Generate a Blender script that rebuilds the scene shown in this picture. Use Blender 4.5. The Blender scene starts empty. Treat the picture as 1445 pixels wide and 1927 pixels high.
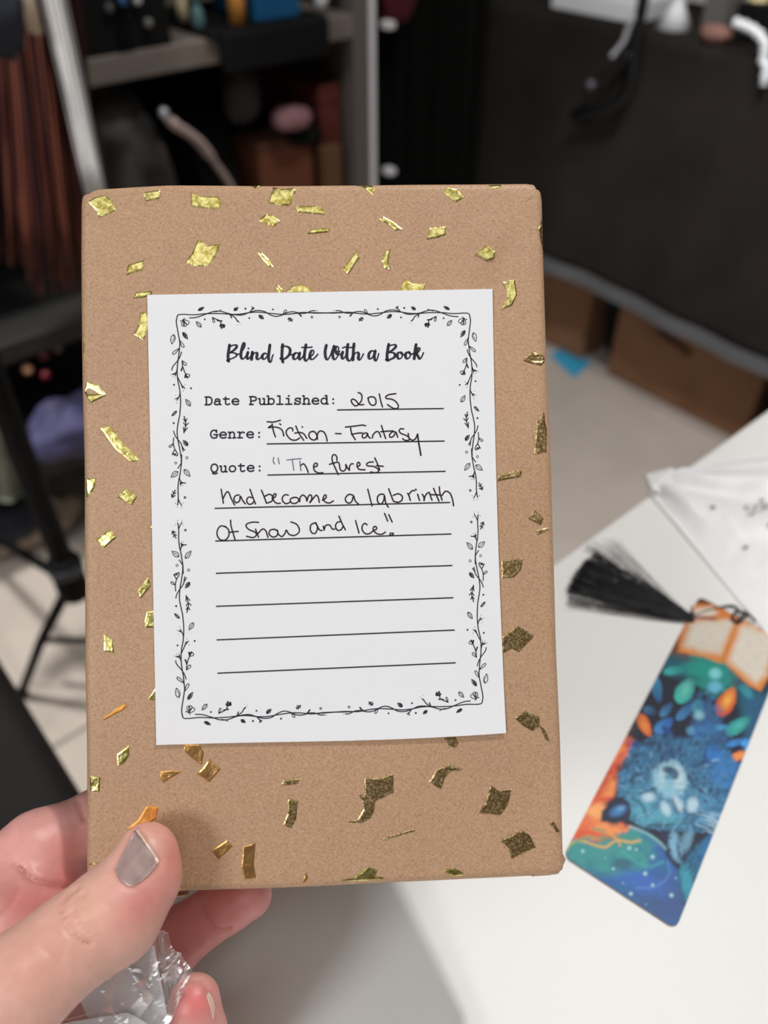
import bpy, bmesh, math, random
import numpy as np
from mathutils import Vector, Matrix
random.seed(7); RNG = np.random.default_rng(11)
SC = bpy.context.scene; COL = SC.collection
# ------------------------------------------------------------------ camera
W, H, F = 1445, 1927, 1500.0
PITCH = math.radians(42); CZ = 1.07
camd = bpy.data.cameras.new('camera'); cam = bpy.data.objects.new('camera', camd); COL.objects.link(cam)
cam.location = (0, 0, CZ); cam.rotation_euler = (math.pi/2-PITCH, 0, 0)
camd.sensor_fit = 'VERTICAL'; camd.sensor_height = 36; camd.sensor_width = 27; camd.lens = F/H*36
camd.clip_start = .01; camd.clip_end = 50
camd.dof.use_dof = True; camd.dof.focus_distance = .243; camd.dof.aperture_fstop = 7.4
SC.camera = cam
# ------------------------------------------------------------------ view, world
vs = SC.view_settings; vs.view_transform = 'Standard'; vs.look = 'None'; vs.gamma = 1; vs.use_curve_mapping = False
vs.exposure = 0.0
SC.render.film_transparent = False
wd = bpy.data.worlds.new('world'); SC.world = wd; wd.use_nodes = True
wd.node_tree.nodes['Background'].inputs[0].default_value = (.9, .95, 1, 1); wd.node_tree.nodes['Background'].inputs[1].default_value = .05
# ------------------------------------------------------------------ lamps
def lamp(name, loc, energy, size, color=(1, .98, .955), target=None, spot=None):
    if spot:
        l = bpy.data.lights.new(name, 'SPOT'); l.spot_size = math.radians(spot); l.spot_blend = .6; l.shadow_soft_size = size/2
    else:
        l = bpy.data.lights.new(name, 'AREA'); l.shape = 'DISK'; l.size = size
    l.energy = energy; l.color = color
    o = bpy.data.objects.new(name, l); COL.objects.link(o); o.location = loc
    if target is not None:
        o.rotation_euler = (Vector(target)-Vector(loc)).to_track_quat('-Z', 'Y').to_euler()
    return o
lamp('ceiling_or_fill_light', (.53, .64, 2.46), 13.5, .09, target=(.15, .2, .8))
lamp('ceiling_or_fill_light', (.36, .72, 2.46), 4.0, .12, target=(.1, .2, .8))
lamp('ceiling_or_fill_light', (-1.30, -1.28, 2.16), 23, .7, color=(.94, .97, 1), target=(0, .2, .9))  # unseen fill light added to lift the card, hangs below the ceiling
lamp('ceiling_or_fill_light', (-.02, -.46, 2.46), 4.5, 1.25, color=(1, .98, .96), target=(0, -.2, .9))
lamp('ceiling_or_fill_light', (-.50, .60, 2.46), 270, .25, target=(-.62, .85, 0), spot=46)  # unseen spot added to brighten the floor tiles on the left
lamp('ceiling_or_fill_light', (.22, .36, 2.46), 135, .25, color=(1, 1, 1), target=(.62, 1.42, 0), spot=34)  # added spot without a fixture, lifts the right floor under the cloth hem

# ------------------------------------------------------------------ geometry helpers
RT = np.array([1, 0, 0.]); UP = np.array([0, math.sin(PITCH), math.cos(PITCH)]); FW = np.array([0, math.cos(PITCH), -math.sin(PITCH)])
C0 = np.array([0, 0, CZ])
E1 = np.array([math.cos(math.radians(40.5)), math.sin(math.radians(40.5)), 0]); E2 = np.array([-E1[1], E1[0], 0]); EZ = np.array([0, 0, 1.])
def ray(x, y): return RT*((x-W/2)/F) - UP*((y-H/2)/F) + FW
def at(x, y, d): return C0 + ray(x, y)*d
def onz(x, y, z): r = ray(x, y); return C0 + r*((z-CZ)/r[2])
def onpl(x, y, n, d): r = ray(x, y); return C0 + r*((d-C0@n)/(r@n))
def cw(c): c = np.asarray(c, float); return C0 + c[..., 0:1]*RT - c[..., 1:2]*UP + c[..., 2:3]*FW
def px(wp): 
    v = np.asarray(wp)-C0; d = v@FW
    return np.stack([v@RT/d*F+W/2, -(v@UP)/d*F+H/2], -1)
def R3(a, b, z): return E1*a + E2*b + EZ*z
def lin(c): return tuple((x/255/12.92 if x/255 <= .04045 else ((x/255+.055)/1.055)**2.4) for x in c)
ROOTLOC = {}
def put(name, verts, faces, mat=None, parent=None, smooth=False, origin=None, cols=None):
    """mesh object from WORLD vertices; origin: world location of a top-level object"""
    verts = np.asarray(verts, float)
    if parent is not None: o0 = ROOTLOC[parent.name]
    else: o0 = np.asarray(origin if origin is not None else [*(verts[:, :2].mean(0)), verts[:, 2].min()], float)
    me = bpy.data.meshes.new(name); me.from_pydata((verts-o0).tolist(), [], [list(map(int, f)) for f in faces]); me.update()
    if smooth: me.polygons.foreach_set('use_smooth', [True]*len(me.polygons))
    if cols is not None:
        at_ = me.color_attributes.new('tint', 'FLOAT_COLOR', 'POINT')
        c = np.ones((len(verts), 4)); c[:, :3] = cols; at_.data.foreach_set('color', c.ravel())
    o = bpy.data.objects.new(name, me); COL.objects.link(o)
    if mat: me.materials.append(mat)
    if parent is not None: o.parent = parent
    else: o.location = o0
    ROOTLOC[o.name] = o0
    return o
def empty(name, loc):
    o = bpy.data.objects.new(name, None); COL.objects.link(o); o.location = loc; ROOTLOC[o.name] = np.asarray(loc, float); return o
def tag(o, label=None, cat=None, group=None, kind=None):
    if label: o['label'] = label
    if cat: o['category'] = cat
    if group: o['group'] = group
    if kind: o['kind'] = kind
    return o
def obox(a0, a1, b0, b1, z0, z1, bev=.004, seg=2, frame=None):
    """box aligned with the room axes; returns world verts, faces"""
    bm = bmesh.new(); bmesh.ops.create_cube(bm, size=1)
    for v in bm.verts: v.co = Vector(((v.co.x+.5)*(a1-a0)+a0, (v.co.y+.5)*(b1-b0)+b0, (v.co.z+.5)*(z1-z0)+z0))
    if bev: bmesh.ops.bevel(bm, geom=bm.edges[:], offset=bev, segments=seg, affect='EDGES', profile=.5)
    bm.verts.ensure_lookup_table()
    V = np.array([v.co[:] for v in bm.verts]); Fc = [[v.index for v in f.verts] for f in bm.faces]; bm.free()
    if frame is None: V = V[:, :1]*E1+V[:, 1:2]*E2+V[:, 2:]*EZ
    else: V = frame[0]+V[:, :1]*frame[1]+V[:, 1:2]*frame[2]+V[:, 2:]*frame[3]
    return V, Fc
def join(parts):
    V = []; Fc = []; n = 0
    for v, f in parts:
        V.append(np.asarray(v)); Fc += [[i+n for i in q] for q in f]; n += len(v)
    return np.concatenate(V), Fc
def cat_rom(p, n=6, closed=False):
    p = np.asarray(p, float)
    if len(p) < 3 and not closed: return p
    q = np.vstack([p[-1], p, p[0], p[1]]) if closed else np.vstack([2*p[0]-p[1], p, 2*p[-1]-p[-2]])
    out = []; m = len(p) if closed else len(p)-1
    for i in range(m):
        a, b, c, d = q[i:i+4]
        for t in np.arange(n)/n:
            out.append(.5*((2*b)+(c-a)*t+(2*a-5*b+4*c-d)*t*t+(3*b-a-3*c+d)*t**3))
    if not closed: out.append(p[-1])
    return np.array(out)
def tube(pts, rad, seg=8, caps=True, flat=1.0):
    pts = np.asarray(pts, float); n = len(pts); rad = np.broadcast_to(np.asarray(rad, float), (n,))
    V = []; Fc = []; t0 = pts[1]-pts[0]; ref = np.array([.31, .17, .93]); 
    nrm = np.cross(t0, ref); nrm /= np.linalg.norm(nrm)
    for i in range(n):
        t = pts[min(i+1, n-1)]-pts[max(i-1, 0)]; t = t/(np.linalg.norm(t)+1e-12)
        nrm = nrm-t*(nrm@t); nrm /= np.linalg.norm(nrm); b = np.cross(t, nrm)
        for k in range(seg):
            a = 2*math.pi*k/seg; V.append(pts[i]+rad[i]*(math.cos(a)*nrm+math.sin(a)*b*flat))
    for i in range(n-1):
        for k in range(seg):
            k2 = (k+1) % seg; Fc.append([i*seg+k, i*seg+k2, (i+1)*seg+k2, (i+1)*seg+k])
    if caps: Fc.append(list(range(seg))[::-1]); Fc.append([(n-1)*seg+k for k in range(seg)])
    return np.array(V), Fc
def grid_faces(nu, nv):
    i = np.arange(nu-1)[:, None]*nv+np.arange(nv-1)[None]; i = i.ravel()
    return np.stack([i, i+nv, i+nv+1, i+1], 1).tolist()
def ellip(c, r, nu=20, nv=12, jit=0., flat=None):
    V = []; Fc = []
    for i in range(nv+1):
        th = math.pi*i/nv
        for j in range(nu):
            ph = 2*math.pi*j/nu; d = np.array([math.sin(th)*math.cos(ph), math.sin(th)*math.sin(ph), math.cos(th)])
            k = 1+jit*(math.sin(3*ph+2*th)+.6*math.sin(5*ph-3*th)+.4*math.sin(9*th+ph))
            V.append(np.asarray(c)+d*np.asarray(r)*k)
    for i in range(nv):
        for j in range(nu): Fc.append([i*nu+j, (i+1)*nu+j, (i+1)*nu+(j+1) % nu, i*nu+(j+1) % nu])
    return np.array(V), Fc
_np = RNG.random((64, 64))
def vnoise(x, y):
    """smooth value noise on arrays"""
    x = np.asarray(x, float); y = np.asarray(y, float)
    xi = np.floor(x).astype(int); yi = np.floor(y).astype(int); fx = x-xi; fy = y-yi; fx = fx*fx*(3-2*fx); fy = fy*fy*(3-2*fy)
    g = lambda a, b: _np[a % 64, b % 64]
    return (g(xi, yi)*(1-fx)+g(xi+1, yi)*fx)*(1-fy)+(g(xi, yi+1)*(1-fx)+g(xi+1, yi+1)*fx)*fy

# ------------------------------------------------------------------ materials
def mat(name, col=(128, 128, 128), rough=.6, metal=0., spec=.5, vary=None, bump=None, attr=None, sheen=0, coat=0, sss=0, linear=None):
    """vary=(scale, second colour, detail) ; bump=(scale, strength, distance)"""
    m = bpy.data.materials.new(name); m.use_nodes = True; nt = m.node_tree; N = nt.nodes; L = nt.links
    b = N['Principled BSDF']; c = linear or lin(col); b.inputs['Base Color'].default_value = (*c, 1)
    b.inputs['Roughness'].default_value = rough; b.inputs['Metallic'].default_value = metal; b.inputs['Specular IOR Level'].default_value = spec
    if sheen: b.inputs['Sheen Weight'].default_value = sheen
    if coat: b.inputs['Coat Weight'].default_value = coat; b.inputs['Coat Roughness'].default_value = .12
    tc = N.new('ShaderNodeTexCoord')
    out = None
    if attr:
        a = N.new('ShaderNodeVertexColor'); a.layer_name = attr; out = a.outputs['Color']
    if vary:
        n = N.new('ShaderNodeTexNoise'); n.inputs['Scale'].default_value = vary[0]; n.inputs['Detail'].default_value = vary[2] if len(vary) > 2 else 4
        L.new(tc.outputs['Object'], n.inputs['Vector'])
        r = N.new('ShaderNodeValToRGB'); r.color_ramp.elements[0].position = .35; r.color_ramp.elements[1].position = .65
        r.color_ramp.elements[0].color = (*c, 1); r.color_ramp.elements[1].color = (*lin(vary[1]), 1)
        L.new(n.outputs['Fac'], r.inputs['Fac']); out2 = r.outputs['Color']
        if out:
            mx = N.new('ShaderNodeMix'); mx.data_type = 'RGBA'; mx.blend_type = 'MULTIPLY'; mx.inputs[0].default_value = 1
            L.new(out, mx.inputs[6]); L.new(out2, mx.inputs[7]); out = mx.outputs[2]
        else: out = out2
    if out: L.new(out, b.inputs['Base Color'])
    if bump:
        n = N.new('ShaderNodeTexNoise'); n.inputs['Scale'].default_value = bump[0]; n.inputs['Detail'].default_value = 5
        L.new(tc.outputs['Object'], n.inputs['Vector'])
        bp = N.new('ShaderNodeBump'); bp.inputs['Strength'].default_value = bump[1]; bp.inputs['Distance'].default_value = bump[2]
        L.new(n.outputs['Fac'], bp.inputs['Height']); L.new(bp.outputs['Normal'], b.inputs['Normal'])
    if sss:
        b.inputs['Subsurface Weight'].default_value = sss; b.inputs['Subsurface Radius'].default_value = (1, .35, .2); b.inputs['Subsurface Scale'].default_value = .004
    return m
def emis(name, col, s):
    m = bpy.data.materials.new(name); m.use_nodes = True; b = m.node_tree.nodes['Principled BSDF']
    b.inputs['Base Color'].default_value = (*col, 1); b.inputs['Emission Color'].default_value = (*col, 1); b.inputs['Emission Strength'].default_value = s
    return m
def kraft_mat():
    m = mat('kraft_paper', (176, 140, 105), .5, spec=.35); nt = m.node_tree; N = nt.nodes; L = nt.links; b = N['Principled BSDF']
    tc = N.new('ShaderNodeTexCoord')
    def noise(sc, det, vec=None, rough=.6):
        n = N.new('ShaderNodeTexNoise'); n.inputs['Scale'].default_value = sc; n.inputs['Detail'].default_value = det; n.inputs['Roughness'].default_value = rough
        L.new(vec or tc.outputs['Object'], n.inputs['Vector']); return n.outputs['Fac']
    def ramp(src, p0, c0, p1, c1):
        r = N.new('ShaderNodeValToRGB'); r.color_ramp.elements[0].position = p0; r.color_ramp.elements[1].position = p1
        r.color_ramp.elements[0].color = (*c0, 1); r.color_ramp.elements[1].color = (*c1, 1); L.new(src, r.inputs[0]); return r.outputs[0]
    def mix(a, bb, f, mode='MIX'):
        x = N.new('ShaderNodeMix'); x.data_type = 'RGBA'; x.blend_type = mode; L.new(a, x.inputs[6])
        if isinstance(bb, tuple): x.inputs[7].default_value = (*bb, 1)
        else: L.new(bb, x.inputs[7])
        if isinstance(f, float): x.inputs[0].default_value = f
        else: L.new(f, x.inputs[0])
        return x.outputs[2]
    base = ramp(noise(1500, 5), .30, lin((166, 127, 97)), .70, lin((201, 160, 126)))
    mp = N.new('ShaderNodeMapping'); mp.inputs['Scale'].default_value = (1300, 1300, 4200); mp.inputs['Rotation'].default_value = (.2, .5, .1); L.new(tc.outputs['Object'], mp.inputs[0])
    fib = ramp(noise(1, 3, mp.outputs[0]), .40, (0, 0, 0), .8, (1, 1, 1))
    base = mix(base, lin((206, 174, 142)), fib)
    mp2 = N.new('ShaderNodeMapping'); mp2.inputs['Scale'].default_value = (3600, 900, 1200); L.new(tc.outputs['Object'], mp2.inputs[0])
    dk = ramp(noise(1, 1, mp2.outputs[0]), .69, (0, 0, 0), .77, (1, 1, 1))
    base = mix(base, lin((120, 84, 58)), dk)
    big = ramp(noise(25, 2), .3, (.93, .93, .93), .7, (1, 1, 1)); base = mix(base, big, 1.0, 'MULTIPLY')
    L.new(base, b.inputs['Base Color'])
    bp = N.new('ShaderNodeBump'); bp.inputs['Strength'].default_value = .25; bp.inputs['Distance'].default_value = .0002
    L.new(noise(900, 5), bp.inputs['Height']); L.new(bp.outputs[0], b.inputs['Normal'])
    return m
def foil_mat(name, col, rough):
    m = mat(name, col, rough, metal=1.); nt = m.node_tree; N = nt.nodes; L = nt.links; b = N['Principled BSDF']
    tc = N.new('ShaderNodeTexCoord')
    n = N.new('ShaderNodeTexNoise'); n.inputs['Scale'].default_value = 260; n.inputs['Detail'].default_value = 2; L.new(tc.outputs['Object'], n.inputs[0])
    n2 = N.new('ShaderNodeTexNoise'); n2.inputs['Scale'].default_value = 1500; n2.inputs['Detail'].default_value = 3; L.new(tc.outputs['Object'], n2.inputs[0])
    b1 = N.new('ShaderNodeBump'); b1.inputs['Strength'].default_value = .6; b1.inputs['Distance'].default_value = .0006; L.new(n.outputs[0], b1.inputs['Height'])
    b2 = N.new('ShaderNodeBump'); b2.inputs['Strength'].default_value = .5; b2.inputs['Distance'].default_value = .00012; L.new(n2.outputs[0], b2.inputs['Height'])
    L.new(b1.outputs[0], b2.inputs['Normal']); L.new(b2.outputs[0], b.inputs['Normal'])
    return m
def speckle(m, dark, lo, hi, scale=2600):
    nt = m.node_tree; N = nt.nodes; L = nt.links; b = N['Principled BSDF']; tc = N.new('ShaderNodeTexCoord')
    n = N.new('ShaderNodeTexNoise'); n.inputs['Scale'].default_value = scale; n.inputs['Detail'].default_value = 3; L.new(tc.outputs['Object'], n.inputs[0])
    r = N.new('ShaderNodeValToRGB'); r.color_ramp.elements[0].position = lo; r.color_ramp.elements[1].position = hi
    r.color_ramp.elements[0].color = (*lin(dark), 1); r.color_ramp.elements[1].color = b.inputs['Base Color'].default_value; L.new(n.outputs[0], r.inputs[0]); L.new(r.outputs[0], b.inputs['Base Color'])
def film_mat(name, trans=.72, tint=(1, 1, 1), rough=.08):
    m = bpy.data.materials.new(name); m.use_nodes = True; nt = m.node_tree; N = nt.nodes; L = nt.links
    N.remove(N['Principled BSDF']); out = N['Material Output']
    t = N.new('ShaderNodeBsdfTransparent'); t.inputs[0].default_value = (*tint, 1)
    g = N.new('ShaderNodeBsdfGlossy'); g.inputs['Roughness'].default_value = rough; g.inputs[0].default_value = (1, 1, 1, 1)
    d = N.new('ShaderNodeBsdfDiffuse'); d.inputs[0].default_value = (.85, .87, .9, 1)
    fr = N.new('ShaderNodeLayerWeight'); fr.inputs[0].default_value = .35
    mr = N.new('ShaderNodeMapRange'); mr.inputs[3].default_value = .07; mr.inputs[4].default_value = .5; L.new(fr.outputs['Fresnel'], mr.inputs[0])
    m1 = N.new('ShaderNodeMixShader'); m1.inputs[0].default_value = trans; L.new(d.outputs[0], m1.inputs[1]); L.new(t.outputs[0], m1.inputs[2])
    m2 = N.new('ShaderNodeMixShader'); L.new(mr.outputs[0], m2.inputs[0]); L.new(m1.outputs[0], m2.inputs[1]); L.new(g.outputs[0], m2.inputs[2])
    L.new(m2.outputs[0], out.inputs[0])
    return m
M = {}
M['white_table'] = mat('white_laminate', (240, 240, 238), .45, spec=.3, bump=(900, .05, .0002))
M['tile'] = mat('floor_tile', (176, 166, 156), .45, vary=(5, (164, 154, 145), 5), spec=.4)
M['grout'] = mat('grout', (118, 110, 103), .9)
M['wall'] = mat('painted_wall', (196, 190, 184), .9, bump=(60, .1, .002))
M['ceil'] = mat('ceiling_white', (226, 224, 220), .9)
M['blackcloth'] = mat('black_cloth', (46, 41, 38), .95, vary=(9, (38, 34, 32), 3), spec=.15, bump=(500, .2, .0008))
M['blackcurtain'] = mat('black_curtain_cloth', (20, 20, 19), .95, spec=.1)
M['hem'] = mat('grey_hem', (92, 92, 94), .8, spec=.2)
M['card'] = mat('card_stock', (240, 240, 243), .75, spec=.2, bump=(1400, .12, .0001))
M['print'] = mat('printed_ink', (52, 52, 60), .7, spec=.2)
M['pen'] = mat('pen_ink', (44, 30, 40), .5, spec=.3)
M['penfaint'] = mat('faint_pen_ink', (120, 112, 128), .6, spec=.2)
M['kraft'] = kraft_mat()
M['foil'] = foil_mat('gold_foil', (232, 222, 150), .27)
M['foil_copper'] = foil_mat('copper_tinted_gold_foil', (214, 164, 104), .32)
M['foil_worn'] = foil_mat('worn_gold_foil', (226, 204, 158), .34)
speckle(M['foil_worn'], (158, 130, 84), .45, .63, 1500)
speckle(M['foil'], (176, 160, 84), .38, .62, 650)
M['foil_orange'] = foil_mat('orange_foil', (222, 158, 84), .5)
M['black'] = mat('black_plastic', (16, 16, 17), .45)
M['blackmatte'] = mat('black_matte', (10, 10, 11), .8, spec=.2)
M['shelf'] = mat('grey_brown_laminate', (122, 112, 106), .6, vary=(14, (108, 99, 93), 4))
M['post'] = mat('grey_post', (98, 92, 88), .5)
M['postedge'] = mat('pale_metal_edge', (222, 220, 224), .5)

# ================================================================== SETTING
# room axes: E1 runs along the white table's far edge, E2 away from it
fl = put('floor', *obox(-2.6, 2.6, -2.2, 2.6, -.05, -.002, 0), M['grout']); tag(fl, kind='structure')
TA, TB = [.4+1.2*k for k in range(-3, 3)], [.825+.6*k for k in range(-6, 4)]
tm = None
for a in TA:
    for b in [x + (.3 if a > 0 else 0) for x in TB]:
        a1 = min(a+1.2, 2.6); b1 = min(b+.6, 2.6); a0 = max(a, -2.6); b0 = max(b, -2.2)
        if a1-a0 < .05 or b1-b0 < .05: continue
        put('floor_tile', *obox(a0+.002, a1-.002, b0+.0035, b1-.0035, -.006, 0, .001, 1), M['tile'], parent=fl)
tag(put('ceiling', *obox(-2.6, 2.6, -2.2, 2.6, 2.5, 2.56, 0), M['ceil']), kind='structure')
tag(put('wall_right', *obox(2.6, 2.68, -2.28, 2.68, 0, 2.5, 0), M['wall']), kind='structure')
tag(put('wall_left', *obox(-2.68, -2.6, -2.28, 2.68, 0, 2.5, 0), M['wall']), kind='structure')
tag(put('wall_back', *obox(-2.6, 2.6, 2.6, 2.68, 0, 2.5, 0), M['wall']), kind='structure')
tag(put('wall_front', *obox(-2.6, 2.6, -2.28, -2.2, 0, 2.5, 0), M['wall']), kind='structure')

# ================================================================== WHITE TABLE
TZ = .74
pA = onz(1040, 1060, TZ); pB = onz(1445, 770, TZ)
TE1 = (pB-pA)/np.linalg.norm(pB-pA); TE2 = np.array([-TE1[1], TE1[0], 0])
tbl = empty('white_table', [*(pA-TE2*.35)[:2], 0]); tag(tbl, 'white laminate table with a smooth bright top, under the bookmark', 'table')
o0 = np.array([*pA[:2], 0.])
FR = (o0, TE1, TE2, EZ)
put('tabletop', *obox(-.75, .95, -.75, 0, TZ-.028, TZ, .003, 3, FR), M['white_table'], parent=tbl, smooth=False)
for a in (-.70, .90):
    for b in (-.70, -.05):
        put('leg', *obox(a-.02, a+.02, b-.02, b+.02, 0, TZ-.028, .003, 1, FR), M['postedge'], parent=tbl)

# ================================================================== WRAPPED BOOK
BO = cw([-.0911, -.0981, .2378]); 
bu = np.array([.1398, -.0032, .0063]); bv = np.array([.0048, .2095, -.0084])
BW = np.linalg.norm(bu); BH = np.linalg.norm(bv); BT = .021
BU = cw(bu)-C0; BU /= np.linalg.norm(BU); BV = cw(bv)-C0; BV -= BU*(BV@BU); BV /= np.linalg.norm(BV)
BN = np.cross(BU, BV); BN = BN if BN@(C0-BO) > 0 else -BN         # towards the viewer
def buv(x, y, h=0.):
    p = onpl(x, y, BN, (BO+BN*h)@BN)-BO; return p@BU, p@BV
def bw(u, v, h=0.): return BO+BU*u+BV*v+BN*h
RB = .0028
def bulge(u, v):
    """front face relief of the paper wrapping"""
    u = np.asarray(u, float); v = np.asarray(v, float)
    w = .00022*(vnoise(u*60, v*45)-.5)
    du = (BW-.006)-u; dv = v-.006                                    # creases fanning out of the top right corner
    r = np.hypot(du, dv); th = np.arctan2(dv, du+1e-9)
    w = w+.0006*np.exp(-((th-.95)/.12)**2)*np.exp(-((r-.016)/.010)**2)-.0005*np.exp(-((th-1.2)/.12)**2)*np.exp(-((r-.02)/.012)**2)+.0003*np.exp(-((th-.6)/.08)**2)*np.exp(-((r-.012)/.008)**2)
    return w
def edge_h(u, v):
    """height of the rounded front (0 on the flat, negative at the rim)"""
    u = np.asarray(u, float); v = np.asarray(v, float)
    du = np.maximum(0, np.maximum(RB-u, u-(BW-RB))); dv = np.maximum(0, np.maximum(RB-v, v-(BH-RB)))
    d = np.clip(np.hypot(du, dv), 0, RB*.999); return np.sqrt(RB*RB-d*d)-RB
bc = bw(BW/2, BH, -BT/2)
book = empty('wrapped_book', bc)
tag(book, 'book gift-wrapped in brown kraft paper with gold foil confetti, held upright in the hand', 'book')
def coords(L, n):
    e = RB*(1-np.cos(np.linspace(0, math.pi/2, 7))); return np.concatenate([e, np.linspace(RB, L-RB, n)[1:-1], (L-e)[::-1]])
cu, cv, ct = coords(BW, 60), coords(BH, 90), coords(BT, 8)
def body():
    parts = []
    def surf(A, B, f):
        a, b = np.meshgrid(A, B, indexing='ij'); p = f(a.ravel(), b.ravel())
        inner = np.stack([np.clip(p[:, 0], RB, BW-RB), np.clip(p[:, 1], RB, BH-RB), np.clip(p[:, 2], -BT+RB, -RB)], 1)
        d = p-inner; n = np.linalg.norm(d, axis=1, keepdims=True); q = inner+d/np.maximum(n, 1e-9)*RB
        q[:, 2] += np.where(q[:, 2] > -RB, bulge(q[:, 0], q[:, 1]), 0)
        k = .0005                                                     # slightly wavy sides
        q[:, 0] += k*(vnoise(q[:, 1]*35+3, q[:, 2]*60)-.5)*np.where(np.abs(q[:, 0]-BW/2) > BW/2-RB*1.2, 1, 0)
        q[:, 1] += k*(vnoise(q[:, 0]*35+9, q[:, 2]*60)-.5)*np.where(np.abs(q[:, 1]-BH/2) > BH/2-RB*1.2, 1, 0)
        q[:, 1] += .0011*np.clip(1-q[:, 0]/.026, 0, 1)*np.clip(1-q[:, 1]/.02, 0, 1)
        for cxx, cyy, Rc in ((0, 0, .0055), (BW, 0, .0045), (0, BH, .0025), (BW, BH, .0022)):   # corners rounded by the folded paper
            sx = 1 if cxx == 0 else -1; sy = 1 if cyy == 0 else -1; a = (cxx+sx*Rc-q[:, 0])*sx; b = (cyy+sy*Rc-q[:, 1])*sy
            m = (a > 0) & (b > 0); L = np.hypot(a, b); k = np.where(m, np.maximum(a, b)/np.maximum(L, 1e-9), 1); k = 1-(1-k)*.9
            q[:, 0] = np.where(m, cxx+sx*Rc-sx*a*k, q[:, 0]); q[:, 1] = np.where(m, cyy+sy*Rc-sy*b*k, q[:, 1])
        parts.append((BO+q[:, :1]*BU+q[:, 1:2]*BV+q[:, 2:]*BN, grid_faces(len(A), len(B))))
    z = np.zeros_like
    surf(cu, cv, lambda a, b: np.stack([a, b, z(a)], 1)); surf(cu, cv, lambda a, b: np.stack([a, b, z(a)-BT], 1))
    surf(cu, ct, lambda a, b: np.stack([a, z(a), -b], 1)); surf(cu, ct, lambda a, b: np.stack([a, z(a)+BH, -b], 1))
    surf(cv, ct, lambda a, b: np.stack([z(a), a, -b], 1)); surf(cv, ct, lambda a, b: np.stack([z(a)+BW, a, -b], 1))
    V, Fc = join(parts)
    bm = bmesh.new(); vs_ = [bm.verts.new(v) for v in V]
    for f in Fc: bm.faces.new([vs_[i] for i in f])
    bmesh.ops.remove_doubles(bm, verts=bm.verts, dist=2e-5); bmesh.ops.recalc_face_normals(bm, faces=bm.faces)
    bm.verts.index_update(); V = np.array([v.co[:] for v in bm.verts]); Fc = [[v.index for v in f.verts] for f in bm.faces]; bm.free()
    return V, Fc
put('kraft_wrapping', *body(), M['kraft'], parent=book, smooth=True)
# folded paper ends at the lower edge
def flap(pts, h0, name='folded_paper_end'):
    """small creased flap: px outline (first = ridge point) standing proud of the book"""
    q = [bw(*buv(x, y), h) for x, y, h in pts]; n = len(q); c = sum(q)/n+BN*h0
    V = q+[c]+[p-BN*.003 for p in q]; Fc = [[i, (i+1) % n, n] for i in range(n)]+[[i, i+n+1, (i+1) % n+n+1, (i+1) % n] for i in range(n)]+[[i+n+1 for i in range(n)][::-1]]
    put(name, V, Fc, M['kraft'], parent=book)
flap([(1045, 1628, .0002), (1061, 1610, -.0006), (1068, 1622, -.002), (1066, 1634, -.003), (1058, 1640, -.003), (1056, 1652, -.004), (1040, 1655, -.003), (1002, 1652, -.001), (1020, 1640, .0)], .0009)
flap([(318, 1690, -.001), (350, 1690, -.002), (345, 1697, -.004), (338, 1699, -.004), (325, 1696, -.003)], .0002)

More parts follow.
